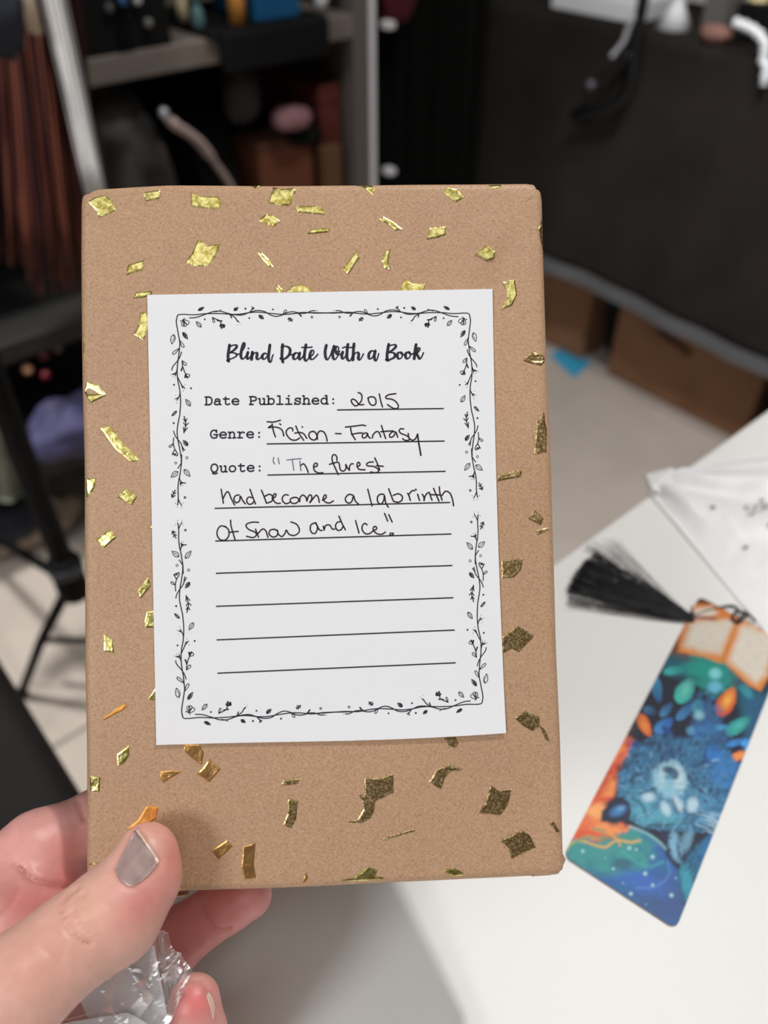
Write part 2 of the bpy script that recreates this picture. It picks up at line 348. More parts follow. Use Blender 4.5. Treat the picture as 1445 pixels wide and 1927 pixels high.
# ---- foil confetti
def c3(l): return [(130+x/3.0745, 320+y/3.0745) for x, y in l]
def c4(l): return [(580+x/3.0745, 320+y/3.0745) for x, y in l]
def c5(l): return [(130+x/3.0745, 1350+y/3.0745) for x, y in l]
def c6(l): return [(580+x/2.89, 1350+y/2.89) for x, y in l]
def c7(l): return [(130+x/2.294, 560+y/2.294) for x, y in l]
def c8(l): return [(900+x/2.294, 560+y/2.294) for x, y in l]
G, K, Wn, O_ = 'foil', 'foil_copper', 'foil_worn', 'foil_orange'
conf = [
 (G, c3([(108,185),(150,155),(210,143),(250,175),(272,235),(215,262),(172,278),(155,235)])),
 (G, c3([(427,133),(470,122),(522,115),(530,125),(525,165),(480,175),(440,182)])),
 (G, c3([(703,130),(760,148),(868,155),(880,180),(877,225),(830,228),(765,218),(705,205)])),
 (G, c3([(1180,95),(1230,108),(1300,100),(1312,120),(1280,205),(1220,208),(1150,190)])),
 (G, c3([(1140,252),(1175,262),(1223,295),(1185,330),(1090,295)])),
 (G, c3([(535,64),(560,64),(547,90)])), (G, c3([(1037,70),(1110,66),(1100,88),(1078,105)])),
 (G, c3([(745,400),(800,435),(875,430),(850,500),(805,560),(740,558),(668,537),(710,480)])),
 (G, c3([(340,548),(430,520),(425,578),(380,592),(328,608)])),
 (G, c3([(1092,480),(1115,478),(1155,515),(1185,562),(1155,558),(1115,515)])),
 (G, c3([(370,742),(387,706),(480,699),(478,722),(430,738)])),
 (G, c7([(305,65),(338,62),(342,130),(322,185),(278,160),(300,115)])),
 (G, c3([(1195,680),(1210,665),(1240,695),(1235,722),(1215,710)])), (G, c3([(1245,715),(1290,668),(1340,660),(1385,672),(1418,715)])),
 (G, c3([(60,178),(72,182),(72,205),(60,200)])),
 (G, [(554,388),(604,387),(612,405),(561,400)]), (G, [(579,441),(584,432),(620.5,428),(619,437),(600,439)]),
 (G, c4([(275,66),(350,67),(383,95),(380,150),(330,110)])), (G, c4([(775,130),(800,100),(860,110),(902,160),(852,190),(815,160)])),
 (G, c4([(1040,64),(1118,64),(1115,98),(1080,108),(1045,100)])), (G, c4([(405,285),(435,268),(495,300),(545,343),(505,350),(465,315)])),
 (G, c4([(700,335),(795,325),(797,375),(740,395),(682,402)])), (G, c4([(198,570),(280,462),(298,505),(232,608)])),
 (G, c4([(480,455),(445,462),(423,520),(440,570),(478,580),(465,530),(470,490)])),
 (G, c4([(962,487),(1030,437),(1080,475),(1075,515),(1030,530),(985,500)])),
 (Wn, c4([(1361,272),(1368,300),(1370,445),(1350,420),(1330,340)])),
 (G, c4([(555,625),(600,655),(678,660),(668,720),(520,720)])),
 (G, c4([(1122,648),(1195,632),(1210,720),(1180,785),(1112,810),(1150,740),(1145,690)])),
 (G, c5([(345,160),(350,220),(320,265),(280,285),(275,215)])), (G, c5([(120,340),(182,345),(178,430),(120,430)])),
 (K, c5([(525,310),(600,303),(655,315),(600,345),(545,380),(525,345)])), (K, c5([(660,150),(755,155),(782,205),(768,275),(700,225),(665,190)])),
 (K, c5([(810,238),(878,300),(812,375),(738,325),(775,290)])), (Wn, c5([(1240,360),(1342,350),(1320,385),(1225,397)])),
 (Wn, c5([(1265,470),(1325,480),(1315,590),(1285,645),(1237,620),(1260,560)])), (O_, c5([(450,510),(520,520),(505,590),(400,650),(335,645),(400,590)])),
 (K, c5([(912,710),(948,745),(865,825),(820,770)])), (K, c5([(1005,745),(1080,725),(1070,850),(1082,930),(1015,940),(995,860)])),
 (G, c5([(92,830),(180,845),(180,890),(97,890)])), (K, c5([(610,985),(655,985),(635,1015),(605,1010)])), (K, c5([(1370,895),(1382,930),(1365,975),(1342,975),(1355,940)])),
 (Wn, c6([(305,325),(380,330),(465,305),(465,410),(400,440),(365,455),(305,420)])), (Wn, c6([(272,415),(305,422),(363,455),(362,500),(340,550),(290,575),(205,575),(270,550),(298,500),(290,450)])),
 (Wn, c6([(655,350),(700,280),(765,252),(838,280),(780,290),(745,325),(722,392)])), (Wn, c6([(990,368),(1040,400),(1110,390),(1085,480),(1045,532),(928,517),(965,450)])),
 (Wn, c6([(405,655),(583,603),(583,622),(407,668)])), (Wn, c6([(1040,665),(1160,612),(1205,640),(1240,708),(1102,772),(1090,710)])),
 (Wn, c6([(1310,575),(1335,565),(1374,630),(1371,640),(1350,625)])), (Wn, c6([(725,90),(790,85),(820,145),(795,170),(755,145)])),
 (G, c6([(175,885),(250,870),(325,812),(380,830),(365,865),(415,870),(415,880),(300,893),(240,895)])), (G, c6([(725,835),(790,815),(845,845),(840,862),(790,866)])),
 (Wn, c8([(155,1815),(195,1782),(265,1810),(265,1850),(235,1872),(195,1850)])), (Wn, c8([(262,1850),(285,1860),(308,1917),(290,1910)])),
 (G, c7([(52,155),(65,155),(67,265),(57,262)])), (G, c7([(75,360),(125,375),(163,422),(95,455),(59,405)])),
 (G, c7([(135,565),(175,552),(225,620),(313,703),(270,713),(200,655)])), (G, c7([(68,782),(118,778),(110,820),(90,855),(72,862)])),
 (G, c7([(243,823),(295,858),(273,895),(208,862)])), (G, c7([(180,997),(205,1035),(152,1082),(115,1045)])),
 (G, c7([(345,995),(362,960),(380,1005)])), (G, c7([(340,1207),(355,1245),(310,1300),(295,1265)])),
 (G, c7([(325,1400),(335,1355),(380,1350),(380,1425),(330,1425)])), (G, c7([(150,1452),(190,1480),(195,1535),(150,1525)])),
 (G, c7([(340,1735),(385,1665),(385,1740)])), (O_, c7([(143,1818),(230,1755),(252,1760),(235,1780),(150,1825)])),
 (Wn, c8([(187,270),(235,232),(285,250),(288,275),(270,295),(225,285)])), (Wn, c8([(283,492),(290,545),(297,560),(296,672),(237,678),(250,550),(247,535)])),
 (Wn, c8([(85,765),(180,742),(188,750),(185,775),(85,792)])), (Wn, c8([(240,915),(285,950),(270,983),(215,955)])),
 (Wn, c8([(250,1005),(303,990),(303,1005),(255,1025)])), (Wn, c8([(100,1135),(192,1125),(185,1175),(155,1208),(100,1215)])),
 (Wn, c8([(100,1465),(168,1415),(245,1460),(175,1532),(145,1515),(100,1540)])),
]
def foil(m, poly):
    # densify, project to the paper, fan with a ring; edges pressed into the paper, centre slightly domed
    p = []
    for i in range(len(poly)):
        a = np.array(poly[i]); b = np.array(poly[(i+1) % len(poly)]); p += [a, a*.5+b*.5]
    uv = np.array([buv(x, y) for x, y in p]); uv[:, 0] = np.clip(uv[:, 0], .0004, BW-.0004); uv[:, 1] = np.clip(uv[:, 1], .0004, BH-.0004)
    V = []; n = len(uv); x, y = uv.T; area = .5*np.sum(x*np.roll(y, -1)-np.roll(x, -1)*y)
    if area < 0: uv = uv[::-1]; area = -area
    e = np.roll(uv, -1, 0)-np.roll(uv, 1, 0); e /= np.linalg.norm(e, axis=1, keepdims=True)+1e-12; inn = np.stack([-e[:, 1], e[:, 0]], 1)
    per = np.linalg.norm(uv-np.roll(uv, 1, 0), axis=1).sum(); ins = min(.0005, area/per*.7); c = uv.mean(0); tilt = RNG.normal(0, .012, 2); bc0 = float(bulge(*c))
    for s, h in ((0, -.0001), (.12, .00009), (1, .00020)):
        q = uv+inn*ins*s
        hh = edge_h(q[:, 0], q[:, 1])+(bulge(q[:, 0], q[:, 1]) if s < .1 else bc0)+h+(0 if s < .1 else 1)*((q-c)@tilt)
        V += [bw(a, b, k) for (a, b), k in zip(q, hh)]
    Fc = [[r*n+i, r*n+(i+1) % n, (r+1)*n+(i+1) % n, (r+1)*n+i] for r in range(2) for i in range(n)]
    from mathutils.geometry import tessellate_polygon
    for tr in tessellate_polygon([[Vector((a, b, 0)) for a, b in uv]]):
        f = [2*n+i for i in tr]; nn = np.cross(V[f[1]]-V[f[0]], V[f[2]]-V[f[0]]); Fc.append(f if nn@BN > 0 else f[::-1])
    o = put('foil_confetti', V, Fc, M[m], parent=book, smooth=False)
    if m == 'foil_orange': o['label'] = 'orange-tinted foil fleck'
for m, poly in conf: foil(m, poly)

# ---- card
CH = .0010
def cardh(u, v):
    """card surface height above the book plane; lower right edge lifts a little"""
    s = np.clip((np.asarray(v, float)-.150)/.03, 0, 1); t = np.clip((np.asarray(u, float)-.06)/.07, 0, 1)
    return .0006+.0014*s*s*(.25+t)
def card_mesh():
    C = [buv(278, 556), buv(926, 545), buv(951, 1378), buv(295, 1401)]
    n, m_ = 24, 32; V = []
    for side in (0, 1):
        for i in range(n+1):
            for j in range(m_+1):
                s, t = i/n, j/m_
                p = (np.array(C[0])*(1-s)+np.array(C[1])*s)*(1-t)+(np.array(C[3])*(1-s)+np.array(C[2])*s)*t
                if j == m_: p = p+np.array([0, .0012*math.sin(s*math.pi)*(s)])
                if i == n: p = p+np.array([-.0006*math.sin(t*math.pi), 0])
                V.append(bw(p[0], p[1], float(cardh(*p))-side*.0003))
    N1 = (n+1)*(m_+1); f = grid_faces(n+1, m_+1); Fc = f+[[i+N1 for i in q[::-1]] for q in f]
    rim = [i*(m_+1) for i in range(n+1)]+[n*(m_+1)+j for j in range(1, m_+1)]+[i*(m_+1)+m_ for i in range(n-1, -1, -1)]+[j for j in range(m_-1, 0, -1)]
    Fc += [[rim[i], rim[(i+1) % len(rim)], rim[(i+1) % len(rim)]+N1, rim[i]+N1] for i in range(len(rim))]
    return V, Fc
card = put('label_card', *card_mesh(), M['card'], parent=book); card['label'] = 'white card with printed floral border, title and handwriting'
PXM = .000165
def ribbon(pts, w, smooth=5, closed=False):
    """ink line on the card. pts in photograph px, w in px (scalar, or function of direction)"""
    p = cat_rom(pts, smooth, closed) if smooth and len(pts) > 2 else np.asarray(pts, float)
    d = np.gradient(p, axis=0); L = np.linalg.norm(d, axis=1, keepdims=True)+1e-9; d = d/L
    ww = np.array([w(x) for x in d]) if callable(w) else np.broadcast_to(np.asarray(w, float), (len(p),))
    if callable(w): ww = np.convolve(np.pad(ww, 2, 'edge'), np.ones(5)/5, 'valid')
    nn = np.stack([-d[:, 1], d[:, 0]], 1); V = []; Fc = []
    a = p+nn*ww[:, None]/2; b = p-nn*ww[:, None]/2
    for i in range(len(p)): V += [a[i], b[i]]
    for i in range(len(p)-1): Fc.append([2*i, 2*i+2, 2*i+3, 2*i+1])
    for e, k in ((0, len(V)), (len(p)-1, len(V)+8)):
        V += [p[e]+ww[e]/2*np.array([math.cos(t), math.sin(t)]) for t in np.arange(8)*math.pi/4]; Fc.append(list(range(k, k+8)))
    return V, Fc
def dotp(x, y, r): return [np.array([x+r*math.cos(t), y+r*math.sin(t)]) for t in np.arange(10)*math.pi/5], [list(range(10))]
def ring(x, y, r, w): return ribbon([(x+r*math.cos(t), y+r*math.sin(t)) for t in np.arange(9)*math.pi/4], w, 2)
def ink(name, parts, m, h=.00004):
    V, Fc = join(parts); uv = np.array([buv(x, y) for x, y in V])
    hh = cardh(uv[:, 0], uv[:, 1])+h; V3 = BO+uv[:, :1]*BU+uv[:, 1:]*BV+hh[:, None]*BN
    # keep every face turned to the viewer
    out = []
    for f in Fc:
        n = np.cross(V3[f[1]]-V3[f[0]], V3[f[2]]-V3[f[0]]); out.append(f if n@BN > 0 else f[::-1])
    return put(name, V3, out, m, parent=card)
# printed border: one quadrant traced, mirrored to the other three
FC = [(334.2, 594.5), (882.7, 592), (906.5, 1322.2), (344.6, 1349.8)]
def homog(src, dst):
    A = []
    for (x, y), (u, v) in zip(src, dst):
        A += [[x, y, 1, 0, 0, 0, -u*x, -u*y, -u], [0, 0, 0, x, y, 1, -v*x, -v*y, -v]]
    return np.linalg.svd(np.array(A, float))[2][-1].reshape(3, 3)
HB = homog([(0, 0), (1, 0), (1, 1), (0, 1)], FC); HBi = np.linalg.inv(HB)
def app(Hm, p): q = np.c_[np.asarray(p, float), np.ones(len(p))]@Hm.T; return q[:, :2]/q[:, 2:]
border = []
def TA_(l): return [(300+x/9.64, 580+y/9.64) for x, y in l]
def TB_(l): return [(300+x/9.64, 770+y/9.64) for x, y in l]
def TT_(l): return [(320+x/4.516, 560+y/4.516) for x, y in l]
LW = 2.0
def S(l, w=LW): border.append(ribbon(l, w))
def leaf(a, b, w, vein=True, lw=1.5, dark=False):
    a = np.array(a, float); b = np.array(b, float); d = b-a; n = np.array([-d[1], d[0]]); n = n/np.linalg.norm(n)*w
    S([a, a+d*.25+n*.42, a+d*.6+n*.42, b], lw); S([a, a+d*.25-n*.42, a+d*.6-n*.42, b], lw)
    if vein: S([a+d*.1, a+d*.75], 1.2)
    if dark: S([a+d*.15+n*.2, a+d*.75+n*.12], 1.8); S([a+d*.2-n*.15, a+d*.6-n*.2], 1.2)
def loop(a, b, w, lw=1.5):
    a = np.array(a, float); b = np.array(b, float); d = b-a; n = np.array([-d[1], d[0]]); n = n/np.linalg.norm(n)*w
    S([a, a+d*.6+n*.5, a+d*.95+n*.38, b, a+d*.95-n*.38, a+d*.6-n*.5, a], lw)
def D(x, y, r): border.append(dotp(x, y, r))
def leafs(T, k, a, b, w, **kw): p = T([a, b]); leaf(p[0], p[1], w/k, **kw)
def loops(T, k, a, b, w): p = T([a, b]); loop(p[0], p[1], w/k)
def dots(T, k, *l):
    for x, y, r in l: p = T([(x, y)])[0]; D(p[0], p[1], r/k)
A_, B_, Q_ = (TA_, 9.64), (TB_, 9.64), (TT_, 4.516)
S(TA_([(332,148),(315,260),(340,420),(370,580),(378,660),(370,740),(360,860),(345,960),(332,1080),(330,1200),(345,1340),(370,1450),(382,1540),(390,1640),(390,1760),(380,1900)])+TB_([(375,120),(345,270),(330,380),(333,480),(350,600),(375,720),(400,870),(408,960),(395,1080),(378,1200),(355,1320),(345,1440),(350,1580),(345,1680),(335,1740)]), 2.2)
S(TA_([(332,148),(360,128),(450,122)])+TT_([(210,151),(310,142),(430,141),(520,147),(600,145),(680,133),(760,129),(850,139),(960,148),(1050,142),(1130,131),(1240,137),(1400,133),(1462,132)]))
S(TT_([(168,178),(230,172),(310,145),(370,124),(430,121),(500,141),(560,152),(620,152),(680,130),(740,115),(800,122),(850,150),(900,165),(950,155),(1000,132),(1050,126),(1110,139),(1160,136),(1200,119),(1235,117)]))
S(TT_([(385,127),(415,120),(437,108)]), 1.4)
leafs(*Q_, (242,115), (292,88), 22, dark=True); leafs(*Q_, (545,114), (580,90), 24, dark=True); dots(*Q_, (643,99,9))
S(TT_([(680,128),(693,112),(703,100),(697,84)])); S(TT_([(695,108),(717,96)])); S(TT_([(700,100),(712,86)]), 1.2); dots(*Q_, (875,106,8), (1250,117,4), (1236,117,3))
loops(*Q_, (960,148), (988,112), 16); dots(*Q_, (298,190,8)); leafs(*Q_, (268,255), (225,210), 30)
S(TT_([(363,175),(410,195),(430,208),(437,240)])); loops(*Q_, (363,175), (378,216), 14); S(TT_([(405,200),(443,204)]), 2.6)
S(TT_([(428,245),(445,236),(464,240)]), 3.5); S(TT_([(432,232),(440,268),(452,240),(460,262),(468,240)]), 2.2); 
S(TT_([(513,147),(525,178)]), 2.4); S(TT_([(520,150),(555,175),(570,197),(588,213)])); S(TT_([(560,180),(576,208)])); dots(*Q_, (602,228,3), (577,238,3), (675,180,8))
leafs(*Q_, (757,155), (797,186), 28, dark=True); S(TT_([(1008,178),(1040,206)])); S(TT_([(1003,190),(1022,188)])); S(TT_([(1022,176),(1026,190)])); S(TT_([(1012,203),(1034,199)])); S(TT_([(1038,186),(1036,202)]))
S(TT_([(1088,134),(1104,150),(1116,164)]), 2.8); border.append(ring(320+1206/4.516, 560+171/4.516, 1.6, 1.5))
loops(*A_, (432,215), (438,335), 50); loops(*A_, (440,225), (482,338), 50); loops(*A_, (440,215), (538,290), 60); dots(*A_, (460,198,12), (396,240,14))
leafs(*A_, (430,448), (520,570), 62, dark=True); leafs(*A_, (270,488), (232,658), 84, vein=False); S(TA_([(240,600),(275,560),(270,500)]), 1.2)
loops(*A_, (375,590), (448,718), 40); loops(*A_, (372,735), (250,840), 40); S(TA_([(408,805),(380,890),(330,972),(280,1030),(245,1080),(232,1132)]))
S(TA_([(420,960),(428,1055),(455,1140),(490,1215)])); loops(*A_, (420,962), (492,1040), 40); S(TA_([(430,1070),(402,1142)]), 2.8)
loops(*A_, (482,1200), (550,1242), 50); S(TA_([(482,1200),(470,1270),(500,1235),(518,1275),(490,1230)]), 2.4)
S(TA_([(328,1120),(305,1180),(240,1207)])); S(TA_([(308,1175),(300,1232)]), 2.2); S(TA_([(300,1185),(270,1210)]), 2.2)
dots(*A_, (210,1215,8), (255,1247,8), (295,1267,7), (272,1398,18), (475,1397,8), (440,1505,8), (580,1460,18), (300,1588,7), (268,1668,7), (320,1722,8))
S(TA_([(333,1250),(380,1340),(410,1400),(470,1462)])); S(TA_([(400,1380),(430,1456)]), 2); S(TA_([(382,1550),(360,1620),(300,1652)])); S(TA_([(358,1622),(328,1676)]))
leafs(*A_, (568,1780), (485,1660), 70)
leafs(*B_, (320,40), (232,130), 40); dots(*B_, (267,259,19)); S(TB_([(455,135),(480,220),(485,300),(452,438)]), 2)
for a, b in (((480,238),(445,185)), ((480,238),(508,180)), ((482,310),(445,250)), ((485,308),(535,258)), ((452,430),(445,335)), ((455,420),(515,345))): S(TB_([a, b]), 1.9)
S(TB_([(265,400),(290,480),(345,560),(395,620),(430,700),(465,750)])); S(TB_([(418,680),(436,770)])); S(TB_([(265,525),(262,640),(287,735)])); loops(*B_, (262,632), (188,690), 34)
S(TB_([(287,735),(240,825),(268,812),(280,845),(295,808),(312,848),(338,840),(325,790),(287,735)])); leafs(*B_, (522,668), (440,570), 66, dark=True)
border.append(ring(300+507/9.64, 770+886/9.64, 2.2, 1.2)); border.append(ring(300+303/9.64, 770+980/9.64, 2.0, 1.2)); S(TB_([(408,832),(405,962)]), 2.6); S(TB_([(402,985),(342,1077)]))
leafs(*B_, (342,1135), (218,1238), 84); leafs(*B_, (455,1098), (562,1226), 76); S(TB_([(370,1250),(400,1325),(482,1343)])); S(TB_([(398,1315),(388,1370)]), 2.6); S(TB_([(390,1360),(430,1340)]), 2.4)
dots(*B_, (395,1400,8), (432,1392,8)); S(TB_([(297,1470),(235,1602)]), 2); S(TB_([(250,1490),(270,1535),(307,1522)]), 1.9); S(TB_([(230,1545),(240,1598),(290,1570)]), 2.2)
border.append(ring(300+470/9.64, 770+1605/9.64, 1.5, 1.8)); S(TB_([(350,1630),(375,1690),(412,1750)])); dots(*B_, (298,1715,9), (440,1703,8), (335,1783,8), (412,1787,8))
full = []
for V, Fc in border:
    q = app(HBi, V)
    for fx in (0, 1):
        for fy in (0, 1):
            r = q.copy()
            if fx: r[:, 0] = 1-r[:, 0]
            if fy: r[:, 1] = 1-r[:, 1]
            full.append((app(HB, r), Fc))
ink('printed_floral_border', full, M['print'])
# ruled lines
RL = [((635,772.2),(833.6,769.5)), ((503,836),(835.2,830.6)), ((504.5,894.3),(837,887.4)), ((405.4,956.8),(845.6,945.8)), ((406.5,1018.2),(848,1005)), ((407.8,1078.7),(849.6,1064.2)), ((407.8,1140.7),(851.6,1124.7)), ((409.2,1203.7),(854,1185.3)), ((410.7,1266.2),(856,1246.8))]
for a, b in RL: ink('ruled_line', [ribbon([a, ((a[0]+b[0])/2, (a[1]+b[1])/2), b], 2.6, 8)], M['print'])
# typed text
GL = {
'D': [[(-7,0),(1,0)],[(-7,15),(1,15)],[(-4.5,0),(-4.5,15)],'c',[(0,15),(4,13.6),(6,10),(6,5),(4,1.4),(0,0)]],
'a': ['c',[(-4.5,8.5),(-3,10.6),(0,11.2),(3,10.2),(4,8),(4,3),(4.4,.6),(6.5,0)],[(4,6.3),(0,6.8),(-4.5,5.5),(-6,3),(-4.5,.8),(-1.5,0),(2,1),(4,3.2)]],
't': ['c',[(-1.8,14.5),(-1.8,8),(-1.6,3),(0,.5),(3,.1),(6,1.6)],[(-6,11),(5,11)]],
'e': ['c',[(-6,5.8),(0,5.8),(6,5.8),(5.5,8.6),(3,10.8),(0,11.3),(-3.6,10.2),(-5.8,7.5),(-6,4.5),(-4,1.3),(0,0),(3,.2),(6,1.5)]],
'P': [[(-7,0),(0,0)],[(-7,15),(1,15)],[(-4.5,0),(-4.5,15)],'c',[(0,15),(4.4,14.2),(6,11),(4.6,8),(1,7),(-4.5,7)]],
'u': [[(-7,11),(-4.3,11)],[(1.5,11),(4.3,11)],[(4.3,11),(4.3,0)],[(4.3,0),(7,0)],'c',[(-4.3,11),(-4.3,6),(-4.1,2),(-2,0),(1.5,.2),(4.3,2.6)]],
'b': [[(-7.5,16),(-4.8,16)],[(-4.8,16),(-4.8,0)],[(-7.5,0),(-4.8,0)],'c',[(-4.8,7.4),(-2.5,10.4),(.5,11.2),(4.5,9.6),(6,5.6),(4.6,1.6),(.8,0),(-2.6,.9),(-4.8,3.6)]],
'l': [[(-4.5,16),(0,16)],[(0,16),(0,0)],[(-6,0),(6,0)]],
'i': [[(-4.5,11),(0,11)],[(0,11),(0,0)],[(-6,0),(6,0)],'d',(0,16)],
's': [[(5,11.4),(5,8)],[(-5.3,3.2),(-5.3,-.2)],'c',[(5,8.8),(2.6,10.9),(-1,11.2),(-4.3,9.8),(-4,7),(0,5.8),(4.4,4.6),(5,2),(2.6,.2),(-1.4,0),(-5,2)]],
'h': [[(-7.5,16),(-4.8,16)],[(-4.8,16),(-4.8,0)],[(-7.5,0),(-2,0)],[(1.5,0),(7,0)],'c',[(-4.8,7.4),(-2.4,10.3),(.8,11.2),(3.6,9.8),(4.4,6),(4.4,0)]],
'd': [[(1.8,16),(4.8,16)],[(4.8,16),(4.8,0)],[(4.8,0),(7.5,0)],'c',[(4.8,7.4),(2.5,10.4),(-.5,11.2),(-4.5,9.6),(-6,5.6),(-4.6,1.6),(-.8,0),(2.6,.9),(4.8,3.6)]],
':': ['d',(0,9.2),'d',(0,1.2)],
'G': [[(5,15.2),(5,11)],[(0,6.6),(7.5,6.6)],[(5.4,6.6),(5.4,1.5)],'c',[(5,11.5),(3,14.4),(-.5,15.2),(-4.5,13.2),(-6.4,8),(-5.2,3),(-2,.3),(1.5,0),(5.4,1.5)]],
'n': [[(-7,11),(-4.5,11)],[(-4.5,11),(-4.5,0)],[(-7,0),(-2,0)],[(1.5,0),(7,0)],'c',[(-4.5,7.4),(-2.2,10.3),(.8,11.2),(3.6,9.8),(4.4,6),(4.4,0)]],
'r': [[(-6.5,11),(-2.7,11)],[(-2.7,11),(-2.7,0)],[(-6.5,0),(2.5,0)],'c',[(-2.7,6.5),(0,9.8),(3.4,11),(6.4,9.6)]],
'Q': ['c',[(0,15.3),(-4.2,13.6),(-6.4,8),(-4.6,2),(0,-.2),(4.6,2),(6.4,8),(4.2,13.6),(0,15.3)],[(0,-.2),(-3.4,-2.6),(-1,-3.2),(2,-3.6),(5.5,-2.2)]],
'o': ['c',[(0,11.3),(-4,10),(-6,5.6),(-4,1.2),(0,0),(4,1.2),(6,5.6),(4,10),(0,11.3)]]}
def typed(s, x0, y0, x1, y1, sc=1.0):
    parts = []; n = len(s)
    for i, ch in enumerate(s):
        if ch == ' ': continue
        cx = x0+(x1-x0)*i/(n-1); cy = y0+(y1-y0)*i/(n-1); sl = (y1-y0)/(x1-x0); cur = False; dd = False
        for g in GL[ch]:
            if g == 'c': cur = True; continue
            if g == 'd': dd = True; continue
            if dd: parts.append(dotp(cx+g[0]*sc, cy-g[1]*sc, 2.0)); dd = False; continue
            parts.append(ribbon([(cx+a*sc, cy-b*sc+a*sl) for a, b in g], 3.0, 5 if cur else 0))
    return parts
ink('printed_field_name', typed('Date Published:', 393.4, 762.4, 627, 760.8, .97), M['print'])['label'] = 'typewriter lettering Date Published:'
ink('printed_field_name', typed('Genre:', 403.3, 825, 488, 824, .97), M['print'])['label'] = 'typewriter lettering Genre:'
ink('printed_field_name', typed('Quote:', 404, 888.6, 489, 887, .97), M['print'])['label'] = 'typewriter lettering Quote:'
# brush-script title
bw_ = lambda d: 2.8+2.9*max(0, d[1])**1.3
T1 = lambda l: [(320+x/4.516, 560+y/4.516) for x, y in l]
T2 = lambda l: [(620+x/4.516, 560+y/4.516) for x, y in l]
ttl = [T1(l) for l in (
 [(508,408),(500,460),(495,500),(500,545)], [(500,545),(484,538),(505,530),(545,515),(572,495),(560,478),(520,472)], [(497,432),(530,412),(563,408),(566,428),(540,455),(512,473)],
 [(560,488),(600,478),(632,430),(640,400),(628,392),(612,440),(604,500),(618,526),(640,510),(660,478)],
 [(664,470),(655,505),(664,527),(685,505),(700,480)], [(702,468),(697,500),(694,530)], [(697,515),(715,480),(737,472),(742,490),(738,515),(750,530),(775,510),(795,485)],
 [(828,485),(805,478),(785,500),(792,526),(812,522),(835,490)], [(850,408),(842,470),(838,515),(848,550),(862,545),(868,515),(878,490)],
 [(958,404),(953,460),(952,510),(960,552)], [(945,425),(985,418),(1018,438),(1018,480),(990,515),(955,530),(936,522),(950,512)],
 [(1012,490),(1040,488),(1060,478)], [(1092,482),(1070,474),(1048,500),(1055,528),(1075,522),(1098,490)], [(1102,476),(1096,510),(1104,532),(1122,515),(1142,485)],
 [(1156,406),(1146,460),(1142,515),(1155,542),(1172,528),(1190,500)], [(1120,427),(1160,430),(1207,425)], [(1188,508),(1215,488),(1222,460),(1205,454),(1190,485),(1192,520),(1210,530),(1238,508),(1256,485)],
 [(1328,410),(1318,460),(1322,510),(1338,532),(1360,500),(1378,450)], [(1394,418),(1382,470),(1386,515),(1402,530),(1425,500),(1440,460)])]
ttl += [T2(l) for l in (
 [(62,480),(78,440),(66,420),(50,432),(52,465),(70,488),(95,485),(108,472)], [(112,468),(104,500),(112,525),(130,512),(140,490)],
 [(156,402),(150,450),(148,510),(160,538),(178,538),(192,505)], [(126,424),(170,430),(214,420)], [(208,398),(203,450),(199,534)], [(200,510),(218,478),(240,470),(248,490),(244,520),(256,534),(275,510),(288,482)],
 [(378,462),(355,458),(334,485),(336,520),(355,522),(380,485)], [(388,458),(380,495),(384,530),(396,540),(410,510),(417,480)],
 [(502,402),(494,450),(488,490),(490,536)], [(490,425),(520,410),(556,406),(560,425),(535,450),(506,470)], [(506,470),(542,474),(556,492),(545,515),(510,532),(492,542),(476,530),(492,520)],
 [(604,468),(582,475),(574,502),(588,525),(610,515),(618,488),(606,468),(622,490),(648,482)], [(670,466),(648,478),(644,505),(658,524),(680,510),(686,482),(672,466),(692,486),(716,476)],
 [(734,404),(726,450),(718,524)], [(722,498),(750,470),(768,445),(762,432),(748,440),(736,478)], [(738,485),(752,505),(764,526),(782,508),(796,472)])]
ttl_parts = [ribbon(l, bw_, 7) for l in ttl]+[dotp(320+668/4.516, 560+437/4.516, 1.9), dotp(620+113/4.516, 560+432/4.516, 1.9)]
ink('printed_title', ttl_parts, M['print'])['label'] = 'brush script lettering Blind Date With a Book'
